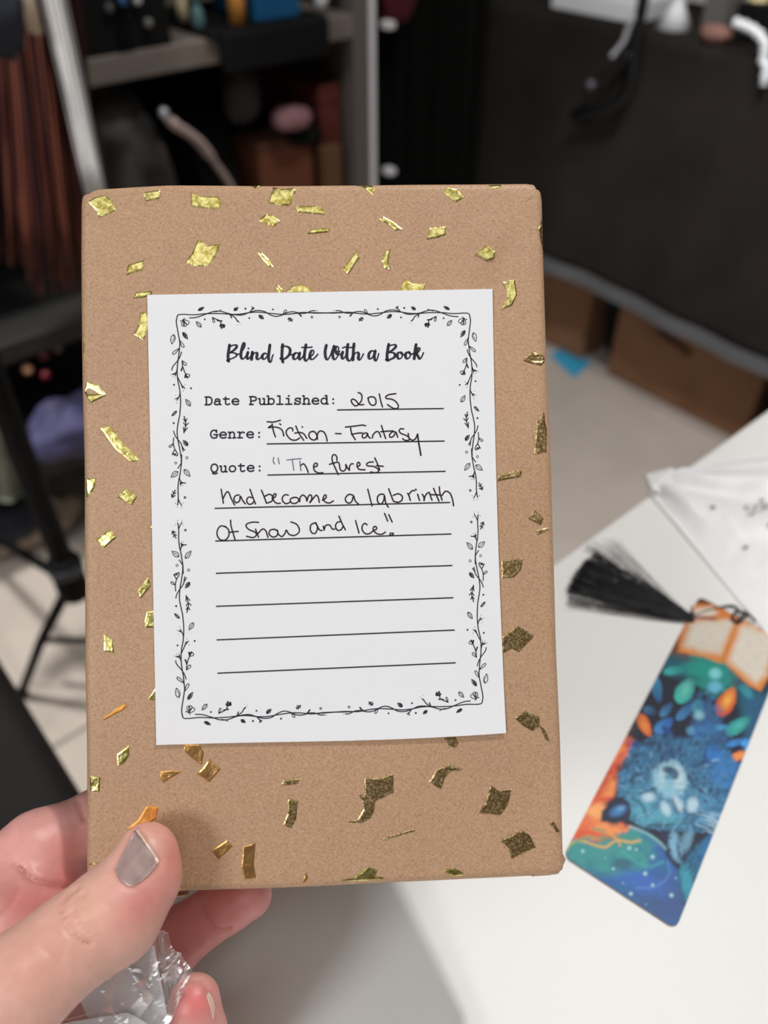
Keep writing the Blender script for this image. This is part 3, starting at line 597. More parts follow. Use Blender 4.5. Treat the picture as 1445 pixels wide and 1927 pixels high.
# handwriting
P4 = lambda l: [(620+x/5.352, 720+y/5.352) for x, y in l]
P3 = lambda l: [(370+x/5.352, 720+y/5.352) for x, y in l]
P5 = lambda l: [(370+x/5.352, 850+y/5.352) for x, y in l]
P6 = lambda l: [(620+x/5.352, 850+y/5.352) for x, y in l]
hw = lambda T, ls, w=2.75: [ribbon(T(l), w, 6) for l in ls]
ink('handwriting', hw(P4, [[(288,105),(315,115),(327,150),(318,190),(290,225),(260,238),(230,215),(218,185),(235,170),(265,185),(300,225),(345,225)],
 [(385,160),(410,148),(445,150),(465,175),(465,215),(445,232),(415,225),(395,195),(388,160)], [(500,118),(515,190),(533,250)],
 [(667,115),(600,125),(566,145),(575,165),(620,170),(660,190),(690,230),(685,260),(650,265),(610,245),(583,225)]]), M['pen'])['label'] = 'handwritten 2015'
ink('handwriting', hw(P3, [[(712,398),(780,400),(845,382)], [(762,420),(775,490),(795,550)], [(725,455),(752,436)], [(725,457),(800,452),(850,470),(870,500),(878,540)], [(838,418),(848,428)],
 [(970,490),(965,465),(935,460),(905,490),(910,530),(950,575),(1000,582),(1040,560)], [(1000,440),(1030,510),(1080,585)], [(990,512),(1040,505),(1080,520),(1110,565)], [(1064,448),(1068,453)],
 [(1180,495),(1148,500),(1130,530),(1150,570),(1190,580),(1212,550),(1200,510),(1172,492)], [(1217,575),(1217,525),(1240,492),(1280,500),(1305,545),(1315,592)]])
 + hw(P4, [[(60,515),(90,517),(116,517)], [(160,452),(260,440),(330,431),(362,438)], [(212,460),(225,520),(260,578)], [(220,524),(290,512),(330,510)],
 [(375,510),(345,515),(328,540),(340,560),(368,550),(382,515),(390,545),(410,562)], [(430,562),(440,525),(475,495),(500,510),(515,552)], [(522,435),(545,510),(565,567)], [(515,497),(580,492),(640,490)],
 [(665,500),(630,500),(603,530),(610,552),(640,545),(668,508),(685,553)], [(745,470),(715,468),(700,490),(720,515),(770,535),(800,560),(795,582),(760,584),(735,568)],
 [(790,515),(800,560),(830,582),(862,570),(885,522)]]) + hw(P4, [[(885,522),(895,600),(918,735)]], 3.2), M['pen'])['label'] = 'handwritten Fiction - Fantasy'
ink('handwriting', hw(P5, [[(780,60),(772,92),(785,126)], [(822,65),(834,126)], [(910,86),(980,78),(1055,73)], [(965,88),(972,135),(980,190)], [(1040,95),(1045,150),(1052,195)]], 2.1), M['penfaint'])['label'] = 'faint handwritten opening quote mark and T'
ink('handwriting', hw(P5, [[(1048,142),(1078,125),(1105,160),(1125,212)], [(1180,155),(1212,148),(1214,122),(1190,122),(1178,155),(1190,195),(1230,216),(1272,213)]])
 + hw(P6, [[(75,92),(72,52),(50,32),(28,48),(30,100),(60,170),(88,233)], [(0,130),(40,118),(92,112),(108,180),(140,198),(165,172),(163,130),(180,165),(200,190)], [(200,190),(202,150),(220,125),(238,125)],
 [(280,150),(305,140),(300,112),(282,115),(278,150),(300,180),(357,185)], [(440,106),(400,108),(372,127),(385,145),(440,150),(485,175),(490,205),(450,214),(415,205)], [(455,65),(480,120),(505,187)], [(470,142),(540,150)]]), M['pen'])['label'] = 'handwritten The forest'
ink('handwriting', hw(P5, [[(250,380),(262,450),(272,520)], [(268,478),(300,415),(325,410),(350,470),(385,537)], [(430,437),(395,445),(378,480),(400,515),(435,495),(442,448),(465,490),(492,526)],
 [(565,465),(525,460),(506,495),(525,528),(560,525),(580,500)], [(540,380),(565,450),(595,528)], [(655,390),(680,450),(705,520)], [(690,450),(735,430),(768,455),(758,500),(705,520)], [(760,470),(792,458),(800,430),(782,428),(770,465),(785,505),(815,522),(845,520)],
 [(925,440),(890,435),(865,465),(870,500),(900,525),(940,512)], [(985,460),(950,475),(945,500),(970,522),(1010,515),(1030,485),(1005,462),(970,465)], [(1040,505),(1042,465),(1070,438),(1100,460),(1112,500)], [(1112,495),(1130,445),(1155,440),(1160,475),(1140,515)], [(1145,512),(1180,465),(1205,440),(1225,460),(1236,512)],
 [(1265,490),(1302,468),(1303,440),(1285,442),(1275,478),(1300,510),(1340,517),(1378,497)]])
 + hw(P6, [[(238,440),(195,432),(162,465),(165,500),(195,520),(225,500),(242,448),(258,495),(292,530)], [(385,380),(405,460),(428,548)], [(545,430),(505,432),(480,468),(490,515),(520,527),(545,490),(552,440),(565,515),(592,560)],
 [(595,375),(615,430),(640,495)], [(640,442),(690,425),(730,450),(726,490),(690,510),(645,502)], [(785,420),(800,450),(812,492)], [(797,430),(830,395),(857,395)], [(885,430),(905,493)], [(865,379),(871,386)],
 [(932,430),(948,460),(950,495)], [(950,490),(965,440),(1000,412),(1015,450),(1030,490)], [(1045,370),(1070,430),(1100,500)], [(1010,434),(1110,437)], [(1103,355),(1110,420),(1132,490)], [(1130,442),(1165,400),(1210,420),(1235,480),(1247,546)]]), M['pen'])['label'] = 'handwritten had become a labrinth'
ink('handwriting', hw(P5, [[(300,760),(250,748),(215,785),(210,840),(240,885),(290,890),(325,850),(325,790),(290,752)], [(345,690),(350,750),(370,820),(390,887)], [(330,812),(422,803)],
 [(625,712),(570,710),(515,725),(500,750),(530,785),(590,810),(603,840),(570,865),(505,852)], [(595,780),(610,820),(625,862)], [(620,825),(665,780),(700,800),(720,864)], [(785,782),(745,790),(732,830),(770,860),(810,845),(818,805),(785,780)],
 [(815,790),(825,830),(860,855),(890,825),(905,790),(930,830),(980,845),(1025,820),(1035,780),(1005,730),(950,708)], [(1200,715),(1155,735),(1145,780),(1165,820),(1200,818),(1218,760),(1200,718),(1235,785),(1265,795)], [(1275,750),(1285,790)], [(1285,788),(1300,745),(1340,740),(1365,778),(1392,780)]])
 + hw(P6, [[(115,705),(80,712),(60,750),(80,790),(115,787),(138,750)], [(95,650),(125,720),(160,788)], [(262,695),(280,760),(297,820)], [(378,738),(355,722),(330,748),(330,790),(360,825),(400,826),(430,805)],
 [(435,800),(472,780),(465,755),(445,760),(440,790),(475,825),(525,832),(562,810)], [(553,622),(585,700)], [(595,635),(630,710)], [(640,822),(612,822),(608,838),(630,842),(642,828)]]), M['pen'])['label'] = 'handwritten Of Snow and Ice'
# ================================================================== HAND
def PC(x, y, d): return np.array([(x-W/2)/F*d, (y-H/2)/F*d, d])
def c7h(x, y): return (x/2.58, 1450+y/2.58)
CH_ = {   # chains: (px, py, depth, radius)
 'thumb': [(277, 1606, .2210, .0083), (268, 1652, .2195, .0098), (212, 1722, .2150, .0124), (132, 1777, .2080, .0117), (45, 1850, .2010, .0126), (-60, 1945, .198, .0160), (-190, 2070, .205, .0220)],
 'index': [(400, 1515, .2670, .0075), (300, 1525, .2668, .0088), (192, 1544, .2650, .0103), (72, 1600, .2540, .0117), (-20, 1676, .2480, .0128), (-150, 1800, .2460, .0160)],
 'middle': [(468, 1684, .2660, .0078), (425, 1702, .2690, .0088), (328, 1770, .2720, .0100), (215, 1835, .2700, .0108), (80, 1895, .2660, .0115), (-140, 1920, .2520, .0150)],
 'ring': [(366, 1884, .2420, .0078), (372, 1950, .2440, .0086), (345, 2030, .2520, .0096), (220, 2070, .2620, .0105), (60, 2050, .2640, .0112), (-140, 2020, .2520, .0150)],
 'little': [(250, 2050, .2380, .0068), (190, 2095, .2420, .0078), (60, 2100, .2480, .0088), (-40, 2100, .2500, .0096), (-180, 2080, .2440, .0130)],
 'palm1': [(-150, 1800, .2460, .0160), (-150, 1920, .2440, .0190), (-160, 2020, .2420, .0190), (-190, 2080, .2340, .0150)],
 'palm2': [(-110, 1850, .2320, .0180), (-190, 2000, .2260, .0230), (-330, 2200, .2100, .0260)],
 'palm3': [(-180, 2060, .2420, .0190), (-330, 2230, .2160, .0250)],
 'web': [(52, 1712, .2400, .0095), (-20, 1770, .2330, .0150), (-120, 1850, .2260, .0190)],
 'web2': [(100, 1680, .2480, .0070), (40, 1700, .2440, .0100), (-60, 1790, .2400, .0150)],
 'web3': [(130, 1682, .2535, .0072), (50, 1725, .2460, .0105), (-60, 1800, .238, .015)],
 'arm': [(-330, 2200, .2100, .0260), (-520, 2420, .1850, .0270), (-900, 2900, .1600, .0320)]}
CHN = {k: [(PC(x, y, d), r) for x, y, d, r in v] for k, v in CH_.items()}
def rcone(P, a, ra, b, rb):
    """signed distance to a tapered capsule"""
    ba = b-a; l2 = float(ba@ba); rr = ra-rb; a2 = l2-rr*rr; il = 1/l2
    pa = P-a; y = pa@ba; z = y-l2; x2 = ((pa*l2-y[..., None]*ba)**2).sum(-1); y2 = y*y*l2; z2 = z*z*l2
    k = np.sign(rr)*rr*rr*x2
    d = (np.sqrt(x2*a2*il)+y*rr)*il-ra
    m1 = np.sign(z)*a2*z2 > k; m2 = np.sign(y)*a2*y2 < k
    d = np.where(m2, np.sqrt(x2+y2)*il-ra, d); d = np.where(m1, np.sqrt(x2+z2)*il-rb, d)
    return d
def smin(a, b, k): h = np.clip(.5+.5*(b-a)/k, 0, 1); return b*(1-h)+a*h-k*h*(1-h)
HS = .00105
lo = np.array([-.265, .060, .140]); hi = np.array([-.035, .240, .290])
nx, ny, nz = ((hi-lo)/HS).astype(int)+1
KK = {'thumb': .004, 'index': .004, 'middle': .003, 'ring': .003, 'little': .003}
def chain_field(P, c, k):
    d = None
    for (a, ra), (b, rb) in zip(c[:-1], c[1:]):
        e = rcone(P, a, ra, b, rb); d = e if d is None else smin(d, e, k)
    return d
vol = np.full((nx, ny, nz), .02)
for name, c in CHN.items():
    pts = np.array([p for p, r in c]); rm = max(r for p, r in c)+.008
    i0 = np.clip(((pts.min(0)-rm-lo)/HS).astype(int), 0, [nx, ny, nz]); i1 = np.clip(((pts.max(0)+rm-lo)/HS).astype(int)+1, 0, [nx, ny, nz])
    if (i1 <= i0).any(): continue
    sl = tuple(slice(a, b) for a, b in zip(i0, i1))
    g = np.stack(np.meshgrid(*[lo[k]+HS*np.arange(i0[k], i1[k]) for k in range(3)], indexing='ij'), -1)
    d = chain_field(g, c, KK.get(name, .006))
    kb = .006 if name.startswith(('palm', 'web', 'arm')) else .0022
    vol[sl] = smin(vol[sl], d, kb)
# cut the arm end flat at the grid's border
vol[0] = np.maximum(vol[0], .0005); vol[:, -1] = np.maximum(vol[:, -1], .0005); vol[:, :, 0] = np.maximum(vol[:, :, 0], .0005)
def surface_nets(v):
    s = v < 0; n = np.array(v.shape)
    cs = [s[i:n[0]-1+i, j:n[1]-1+j, k:n[2]-1+k] for i in (0, 1) for j in (0, 1) for k in (0, 1)]
    tot = sum(c.astype(np.int8) for c in cs); act = (tot > 0) & (tot < 8)
    idx = -np.ones(act.shape, int); ids = np.argwhere(act); idx[act] = np.arange(len(ids))
    acc = np.zeros((len(ids), 3)); cnt = np.zeros(len(ids)); cor = [(i, j, k) for i in (0, 1) for j in (0, 1) for k in (0, 1)]
    for a in cor:
        for ax in range(3):
            if a[ax]: continue
            b = list(a); b[ax] = 1
            va = v[tuple((ids+a).T)]; vb = v[tuple((ids+b).T)]; m = (va < 0) != (vb < 0)
            t = np.where(m, va/np.where(m, va-vb, 1), 0); p = np.array(a)[None]+t[:, None]*(np.array(b)-np.array(a))
            acc[m] += p[m]; cnt[m] += 1
    V = ids+acc/cnt[:, None]; Fs = []
    for ax in range(3):
        sl0 = [slice(1, n[q]-1) for q in range(3)]; sl0[ax] = slice(0, n[ax]-1); sl1 = list(sl0); sl1[ax] = slice(1, n[ax])
        a = s[tuple(sl0)]; b = s[tuple(sl1)]; e = np.argwhere(a != b)
        off = np.array([1, 1, 1]); off[ax] = 0; e = e+off; pos = a[tuple((e-off).T)]
        u, w_ = [q for q in range(3) if q != ax]
        du = np.zeros(3, int); du[u] = 1; dw = np.zeros(3, int); dw[w_] = 1
        q = np.stack([idx[tuple(e.T)], idx[tuple((e-du).T)], idx[tuple((e-du-dw).T)], idx[tuple((e-dw).T)]], 1)
        flip = pos if ax != 1 else ~pos
        q[~flip] = q[~flip][:, ::-1]; Fs.append(q)
    return V, np.concatenate(Fs)
hv, hf = surface_nets(vol); hv = lo+hv*HS
print('hand verts', len(hv))
# smooth a little
def lap(V, Fq, it, f=.5):
    a = Fq.ravel(); b = np.roll(Fq, -1, 1).ravel(); n = len(V)
    for _ in range(it):
        s_ = np.zeros_like(V); c = np.zeros(n)
        np.add.at(s_, a, V[b]); np.add.at(c, a, 1); np.add.at(s_, b, V[a]); np.add.at(c, b, 1)
        V = V+f*(s_/np.maximum(c, 1)[:, None]-V)
    return V
hv = lap(hv, hf, 3)
def vnormals(V, Fq):
    n = np.cross(V[Fq[:, 2]]-V[Fq[:, 0]], V[Fq[:, 3]]-V[Fq[:, 1]]); N_ = np.zeros_like(V)
    for k in range(4): np.add.at(N_, Fq[:, k], n)
    return N_/(np.linalg.norm(N_, axis=1, keepdims=True)+1e-12)
hn = vnormals(hv, hf)
if (hn*(hv-hv.mean(0))).sum() < 0: hf = hf[:, ::-1]; hn = -hn
hp = np.stack([hv[:, 0]/hv[:, 2]*F+W/2, hv[:, 1]/hv[:, 2]*F+H/2], 1); front = hn[:, 2] < .25
def seg_d(p, poly):
    d = np.full(len(p), 1e9)
    for a, b in zip(poly[:-1], poly[1:]):
        a = np.array(a, float); b = np.array(b, float); t = np.clip(((p-a)@(b-a))/((b-a)@(b-a)), 0, 1); d = np.minimum(d, np.linalg.norm(p-a-t[:, None]*(b-a), axis=1))
    return d
chain_d = {k: np.abs(chain_field(hv, CHN[k], .004)) for k in ('thumb', 'index', 'middle', 'ring', 'web', 'web2')}
CREASES = []
on_thumb = (chain_d['thumb'] < .0025) & front
disp = np.zeros(len(hv))
def crease(poly, w, dep, mask): 
    global disp
    q = cat_rom([c7h(*p) for p in poly], 5); CREASES.append((q, w, dep, mask)); disp -= 1.7*dep*np.exp(-(seg_d(hp, q)/w)**2)*mask
behind = front & ~on_thumb
crease([(372,570),(330,600),(302,660),(312,720),(345,775),(400,825),(440,840)], 4.0, .00060, on_thumb)
crease([(420,590),(372,625),(362,680),(385,740),(430,790)], 3.5, .00035, on_thumb)
crease([(335,680),(338,730),(360,770)], 2.6, .00030, on_thumb)
crease([(455,610),(520,650),(560,700)], 4, .00012, on_thumb)
crease([(400,600),(405,660),(430,730),(480,790)], 3, .00022, on_thumb)
crease([(200,860),(250,890),(290,930)], 4, .0002, on_thumb)
crease([(105,470),(160,520),(240,545),(320,560),(372,575)], 5.0, .0011, behind)
crease([(60,440),(105,470)], 5.0, .0005, behind)
crease([(0,690),(60,640),(90,560)], 4, .0003, behind)
crease([(380,150),(395,190),(412,240)], 4.5, .0004, behind)
crease([(985,660),(1010,720),(1060,770),(1120,765)], 4, .00045, behind)
crease([(915,1010),(985,1030),(1010,1080)], 3.5, .0003, behind)
# fine skin folds
fold = (vnoise(hp[:, 0]/5+hp[:, 1]/9, hp[:, 1]/5)-.5)
disp += .00010*fold*front
# nail bed groove of the thumb
NQ = [c7h(*p) for p in ((556,480),(600,385),(652,285),(668,288),(712,350),(768,445),(768,470),(700,530),(648,572),(612,562),(580,525))]
nd = seg_d(hp, NQ+[NQ[0]]); disp -= .00035*np.exp(-(nd/4)**2)*on_thumb
hv2 = hv+hn*disp[:, None]
# skin tint
base = np.array(lin((226, 176, 160)))[None]*np.ones((len(hv), 3))
def tint(c, m):
    global base
    m = np.clip(m, 0, 1)[:, None]; base = base*(1-m)+np.array(lin(c))[None]*m
def blob(x, y, rx, ry=None, ang=0):
    ry = ry or rx; d = hp-np.array(c7h(x, y)); c, s = math.cos(ang), math.sin(ang); u = d[:, 0]*c+d[:, 1]*s; v = -d[:, 0]*s+d[:, 1]*c
    return np.exp(-(u/rx*2.58)**2-(v/ry*2.58)**2)
tint((222, 158, 154), behind*.8)
tint((214, 118, 114), behind*blob(340, 540, 90, 60)*.8); tint((214, 120, 115), behind*blob(150, 640, 190, 110)*.6); tint((216, 128, 122), behind*blob(330, 400, 90, 120)*.5)
tint((214, 110, 112), on_thumb*blob(700, 640, 210, 140, -.5)*.55); tint((220, 128, 122), on_thumb*blob(840, 430, 60, 150)*.6); tint((226, 150, 138), on_thumb*blob(740, 270, 70)*.5)
tint((231, 182, 158), on_thumb*blob(440, 690, 110, 120)*.6); tint((216, 150, 132), on_thumb*blob(200, 900, 260, 120, -.7)*.6)
tint((196, 110, 105), on_thumb*np.exp(-(nd/5)**2)*.45)
mid = front & (chain_d['middle'] < .003); tint((240, 160, 155), mid*.8); tint((216, 150, 145), mid*blob(1250, 690, 90, 60)*.7)
rg = front & (chain_d['ring'] < .003) & (hp[:, 1] > 1815); tint((224, 112, 112), rg*blob(950, 1120, 100, 110)*.8); tint((226, 170, 155), rg*blob(960, 1000, 110, 45)*.8)
for q_, w_, dp_, mk_ in CREASES: tint((186, 104, 98), np.exp(-(seg_d(hp, q_)/(w_*.62))**2)*mk_*min(.38, dp_*600))  # crease shade put into the skin colour as darker red lines
mot = (vnoise(hp[:, 0]/14, hp[:, 1]/14)-.5)*.10+(vnoise(hp[:, 0]/4+7, hp[:, 1]/4)-.5)*.05; base *= (1+mot*front)[:, None]*np.array([1, 1, 1])
M['skin'] = mat('skin', (220, 170, 150), .42, attr='tint', sss=.18, bump=(1600, .22, .00018), spec=.45)
M['nail'] = mat('mauve_nail_polish', (156, 132, 128), .3, vary=(260, (176, 150, 144), 3), coat=.15, spec=.5)
M['nailtip'] = mat('bare_nail', (226, 190, 172), .3, spec=.5)
hand = put('person', cw(hv2), hf, M['skin'], smooth=True, origin=cw(PC(-330, 2200, .21)), cols=base)
tag(hand, "person's bare hand, grey-mauve thumbnail, holding the wrapped book from the lower left", 'person')
def hand_depth(x, y, chains=('thumb',), d0=.17, k=.004):
    """march a ray onto the finger surface (camera space)"""
    dirn = np.array([(x-W/2)/F, (y-H/2)/F, 1.]); d = d0
    for _ in range(60):
        s_ = min(float(chain_field((dirn*d)[None], CHN[c], k)[0]) for c in chains)
        d += s_*.9
        if s_ < 2e-5: break
        if d > .32: return None
    return d
def nail(name, quad, chains, m, h, bul=(.12, .12, .12, .12), lift=0., n=12, d0=.17, powc=1.):
    """curved nail plate over the finger: quad px corners base-left, tip-left, tip-right, base-right"""
    q = [np.array(p, float) for p in quad]; V = []; cen = sum(q)/4
    for i in range(n+1):
        for j in range(n+1):
            s, t = i/n, j/n
            p = (q[0]*(1-s)+q[3]*s)*(1-t)+(q[1]*(1-s)+q[2]*s)*t
            e = q[3]-q[0]; ax = (q[1]+q[2]-q[0]-q[3])/2
            p = p-ax*bul[0]*math.sin(math.pi*s)*(1-t)+ax*bul[2]*math.sin(math.pi*s)*t-e*bul[1]*math.sin(math.pi*t)*(1-s)*.5+e*bul[3]*math.sin(math.pi*t)*s*.5
            d = hand_depth(p[0], p[1], chains, d0); d = d if d else V_last
            V_last = d
            rim = min(s, 1-s)*4; rim2 = t*5
            V.append(PC(p[0], p[1], d-h*min(1, rim+.15)*min(1, rim2+.25)))
    V = np.array(V); N1 = len(V); f = grid_faces(n+1, n+1)
    # orient to the viewer and give thickness
    nn = np.cross(V[f[0][1]]-V[f[0][0]], V[f[0][2]]-V[f[0][0]])
    if nn[2] > 0: f = [g[::-1] for g in f]
    B = V.copy(); B[:, 2] += .0006; Fc = f+[[i+N1 for i in g[::-1]] for g in f]
    r_ = [i*(n+1) for i in range(n+1)]+[n*(n+1)+j for j in range(1, n+1)]+[i*(n+1)+n for i in range(n-1, -1, -1)]+list(range(n-1, 0, -1))
    Fc += [[r_[i], r_[(i+1) % len(r_)], r_[(i+1) % len(r_)]+N1, r_[i]+N1] for i in range(len(r_))]
    return put(name, cw(np.concatenate([V, B])), Fc, m, parent=hand, smooth=True)
nail('thumb_nail', [c7h(558, 478), c7h(655, 290), c7h(764, 452), c7h(640, 565)], ('thumb',), M['nail'], .00035, bul=(.10, .04, .02, .22))['label'] = 'thumbnail with chipped grey-mauve polish'
nail('nail_edge', [c7h(652, 292), c7h(664, 278), c7h(776, 440), c7h(762, 456)], ('thumb',), M['nailtip'], .00030, bul=(0, 0, .05, 0), n=6)['label'] = 'bare pale free edge of the thumbnail'
nail('fingernail', [c7h(1000, 1085), c7h(1010, 1072), c7h(1046, 1140), c7h(1034, 1215)], ('ring',), M['nailtip'], .00035, bul=(0, 0, .2, 0), n=6, d0=.2)['label'] = 'edge of a bare fingernail'

# ================================================================== PACKET IN THE PALM
M['paper'] = mat('white_paper', (246, 248, 252), .8, spec=.2)
M['film'] = film_mat('clear_film', .95, rough=.16)
pk = empty('plastic_packet', cw(PC(240, 1900, .235))); tag(pk, 'small white folded paper in crinkled clear plastic, tucked in the palm under the thumb', 'packet')
def poly_sheet(name, pts, m, parent, th=.0004, sub=10, amp=.0, seed=0, cf=None):
    """quad sheet px+depth corners with wrinkles and thickness"""
    q = [PC(*p) for p in pts]; V = []; n = sub
    for i in range(n+1):
        for j in range(n+1):
            s, t = i/n, j/n; p = (q[0]*(1-s)+q[1]*s)*(1-t)+(q[3]*(1-s)+q[2]*s)*t
            if amp:
                w = abs(vnoise(s*2.6+seed, t*3+s*2)-.5)*2; w2 = abs(vnoise(s*6+t*3+seed, t*4)-.5)*2; w3 = abs(vnoise(s*13+seed, t*9-s*5)-.5)*2
                p = p+np.array([.3*(w2-.5)*amp, .2*(w-.5)*amp, -(w+.45*w2+.12*w3)*amp])
            if cf is not None: p = cf(p, s, t)
            V.append(p)
    V = np.array(V); N1 = len(V); f = grid_faces(n+1, n+1); B = V+np.array([0, 0, th])
    r_ = [i*(n+1) for i in range(n+1)]+[n*(n+1)+j for j in range(1, n+1)]+[i*(n+1)+n for i in range(n-1, -1, -1)]+list(range(n-1, 0, -1))
    Fc = f+[[i+N1 for i in g[::-1]] for g in f]+[[r_[i], r_[(i+1) % len(r_)], r_[(i+1) % len(r_)]+N1, r_[i]+N1] for i in range(len(r_))]
    return put(name, cw(np.concatenate([V, B])), Fc, m, parent=parent, smooth=False)
poly_sheet('folded_paper', [(150, 1880, .236), (236, 1815, .236), (290, 1880, .236), (200, 1990, .236)], M['paper'], pk, amp=.0003)
poly_sheet('folded_paper', [(205, 1800, .2395), (289, 1780, .2395), (318, 1925, .2395), (255, 1960, .2395)], M['paper'], pk, amp=.0003, seed=3)
poly_sheet('folded_paper', [(95, 1930, .233), (240, 1905, .234), (292, 1935, .235), (230, 2060, .234)], M['paper'], pk, amp=.0004, seed=5)
poly_sheet('plastic_film', [(90, 1850, .229), (312, 1745, .236), (366, 1830, .2335), (250, 2060, .229)], M['film'], pk, amp=.0026, sub=30, th=.00005, seed=9)
poly_sheet('plastic_film', [(200, 1790, .2440), (300, 1746, .2440), (360, 1850, .2420), (300, 2040, .2430)], M['film'], pk, amp=.0022, sub=26, th=.00005, seed=21)
for l in ([(298,1750),(305,1800),(312,1850),(318,1888)], [(305,1762),(312,1822),(322,1860)], [(300,1800),(308,1840),(311,1880)], [(318,1815),(327,1840),(330,1852)], [(105,1924),(160,1910),(215,1890)]):
    q = cat_rom([PC(x, y, .2318+.0002*k) for k, (x, y) in enumerate(l)], 5); 
    put('film_crease', cw(np.array(q)).tolist() and tube(cw(np.array(q)), np.linspace(.00022, .0001, len(q)), 6)[0], tube(cw(np.array(q)), .0002, 6)[1], M['film'], parent=pk, smooth=True)

# ================================================================== BOOKMARK
BMZ = TZ+.0011
bq = [onz(x, y, BMZ) for x, y in ((1316, 1122), (1483, 1211), (1272, 1748), (1060, 1610))]
bc_ = sum(bq)/4
aS = (bq[1]-bq[0]+bq[2]-bq[3])/2; aT = (bq[3]-bq[0]+bq[2]-bq[1])/2; BMW = np.linalg.norm(aS); BML = np.linalg.norm(aT)
bm_ = empty('bookmark', [*bc_[:2], TZ]); tag(bm_, 'glossy bookmark painted with a blue wolf, feathers and an open book, black tassel attached', 'bookmark')
NS, NTT = 190, 640
s_, t_ = np.meshgrid(np.linspace(0, 1, NS), np.linspace(0, 1, NTT), indexing='ij'); s_ = s_.ravel(); t_ = t_.ravel()
bp3 = bq[0]*((1-s_)*(1-t_))[:, None]+bq[1]*(s_*(1-t_))[:, None]+bq[2]*(s_*t_)[:, None]+bq[3]*((1-s_)*t_)[:, None]
# rounded corners: pull corner points in
cx_ = np.clip(s_, .07, .93); cy_ = np.clip(t_, .02, .98); dx_ = (s_-cx_)/.07; dy_ = (t_-cy_)/.02; L_ = np.hypot(dx_, dy_); mm = np.maximum(np.abs(dx_), np.abs(dy_)); k_ = np.where(L_ > 1e-6, mm/np.maximum(L_, 1e-6), 1)
s2 = cx_+(s_-cx_)*k_; t2 = cy_+(t_-cy_)*k_
bp3 = bq[0]*((1-s2)*(1-t2))[:, None]+bq[1]*(s2*(1-t2))[:, None]+bq[2]*(s2*t2)[:, None]+bq[3]*((1-s2)*t2)[:, None]
pp = px(bp3); X5 = (pp[:, 0]-1000)*3.211; Y5 = (pp[:, 1]-900)*3.211; X6 = (pp[:, 0]-1000)*3.247; Y6 = (pp[:, 1]-1400)*3.247
fx = X5; fy = Y5; warpn = lambda a, f: (vnoise(pp[:, 0]/f, pp[:, 1]/f+3)-.5)*a
C_ = np.ones((len(pp), 3))*np.array(lin((22, 27, 48)))
def pt(c, m):
    global C_
    m = np.clip(m, 0, 1)[:, None]; C_ = C_*(1-m)+np.array(lin(c))*m
def inpoly(X, Y, P, soft=6.):
    P = np.array(P, float); ins = np.zeros(len(X), bool); d = np.full(len(X), 1e9); n = len(P)
    for i in range(n):
        (x1, y1), (x2, y2) = P[i], P[(i+1) % n]
        c = ((y1 > Y) != (y2 > Y)) & (X < (x2-x1)*(Y-y1)/(y2-y1+1e-12)+x1); ins ^= c
        e = np.array([x2-x1, y2-y1]); tt = np.clip(((X-x1)*e[0]+(Y-y1)*e[1])/(e@e+1e-9), 0, 1); d = np.minimum(d, np.hypot(X-x1-tt*e[0], Y-y1-tt*e[1]))
    sd = np.where(ins, d, -d); return np.clip(.5+sd/(2*soft), 0, 1)
def el(X, Y, cx, cy, rx, ry, a=0, soft=.25, wob=0.):
    a = math.radians(a); u = (X-cx)*math.cos(a)+(Y-cy)*math.sin(a); v = -(X-cx)*math.sin(a)+(Y-cy)*math.cos(a)
    r = np.hypot(u/rx, v/ry)+wob*(vnoise(X/18, Y/18)-.5); return np.clip((1-r)/soft+.5, 0, 1)
def feather(X, Y, cx, cy, L, w, a, c1, c2, c3=None):
    ar = math.radians(a); u = (X-cx)*math.cos(ar)+(Y-cy)*math.sin(ar); v = -(X-cx)*math.sin(ar)+(Y-cy)*math.cos(ar)
    un = np.clip((u/L+1)/2, 0, 1); wid = w*np.sqrt(np.maximum(0, np.sin(np.pi*un)))*(1-.35*un)*(1+.22*(vnoise((u+v*.8)/7, v/40)-.5)); inside = (np.abs(u) < L)*np.clip((wid-np.abs(v))/4+.5, 0, 1)
    pt(c1, inside); pt(c2, inside*np.clip(1.1-un*1.1+.5*(vnoise((u+np.abs(v)*1.2)/5, v/30)-.5), 0, 1)*.85)
    if c3: pt(c3, inside*np.exp(-(v/(w*.45))**2)*np.clip(1-np.abs(un-.55)*2.2, 0, 1)*.8)
    pt((20, 30, 50), inside*np.exp(-(v/1.6)**2)*.35)
def stroke(X, Y, pts, w, c, al=1.):
    q = cat_rom(pts, 6); d = seg_d(np.stack([X, Y], 1), q); pt(c, np.exp(-(d/w)**2)*al)
# rusty margin and background gradients
pt((118, 62, 42), inpoly(X5, Y5, [(1015, 700), (1600, 1000), (1600, 1100), (1300, 1300), (820, 1060), (900, 880)], 14)*.95)
pt((24, 92, 110), inpoly(X5, Y5, [(820, 1060), (1000, 1090), (1140, 1130), (1400, 1300), (1520, 1180), (1420, 1500), (1300, 1560), (1230, 1250), (1000, 1230), (800, 1180), (770, 1130)], 30))
pt((40, 92, 132), inpoly(X5, Y5, [(1290, 1300), (1440, 1330), (1360, 1560), (1250, 1900), (1200, 1900), (1290, 1560)], 30)*.8)
pt((24, 140, 132), el(X5, Y5, 1090, 1180, 150, 110, 40, .5, .5)*.95); pt((20, 150, 135), el(X5, Y5, 1000, 1150, 110, 40, 0, .6)*.7)
pt((130, 215, 220), el(X5, Y5, 1110, 1180, 36, 32, 0, .8)*.9); pt((110, 190, 225), el(X5, Y5, 1108, 1262, 42, 34, 0, .8)*.85); pt((52, 150, 170), el(X5, Y5, 1300, 1290, 50, 26, 50, .6)*.8)
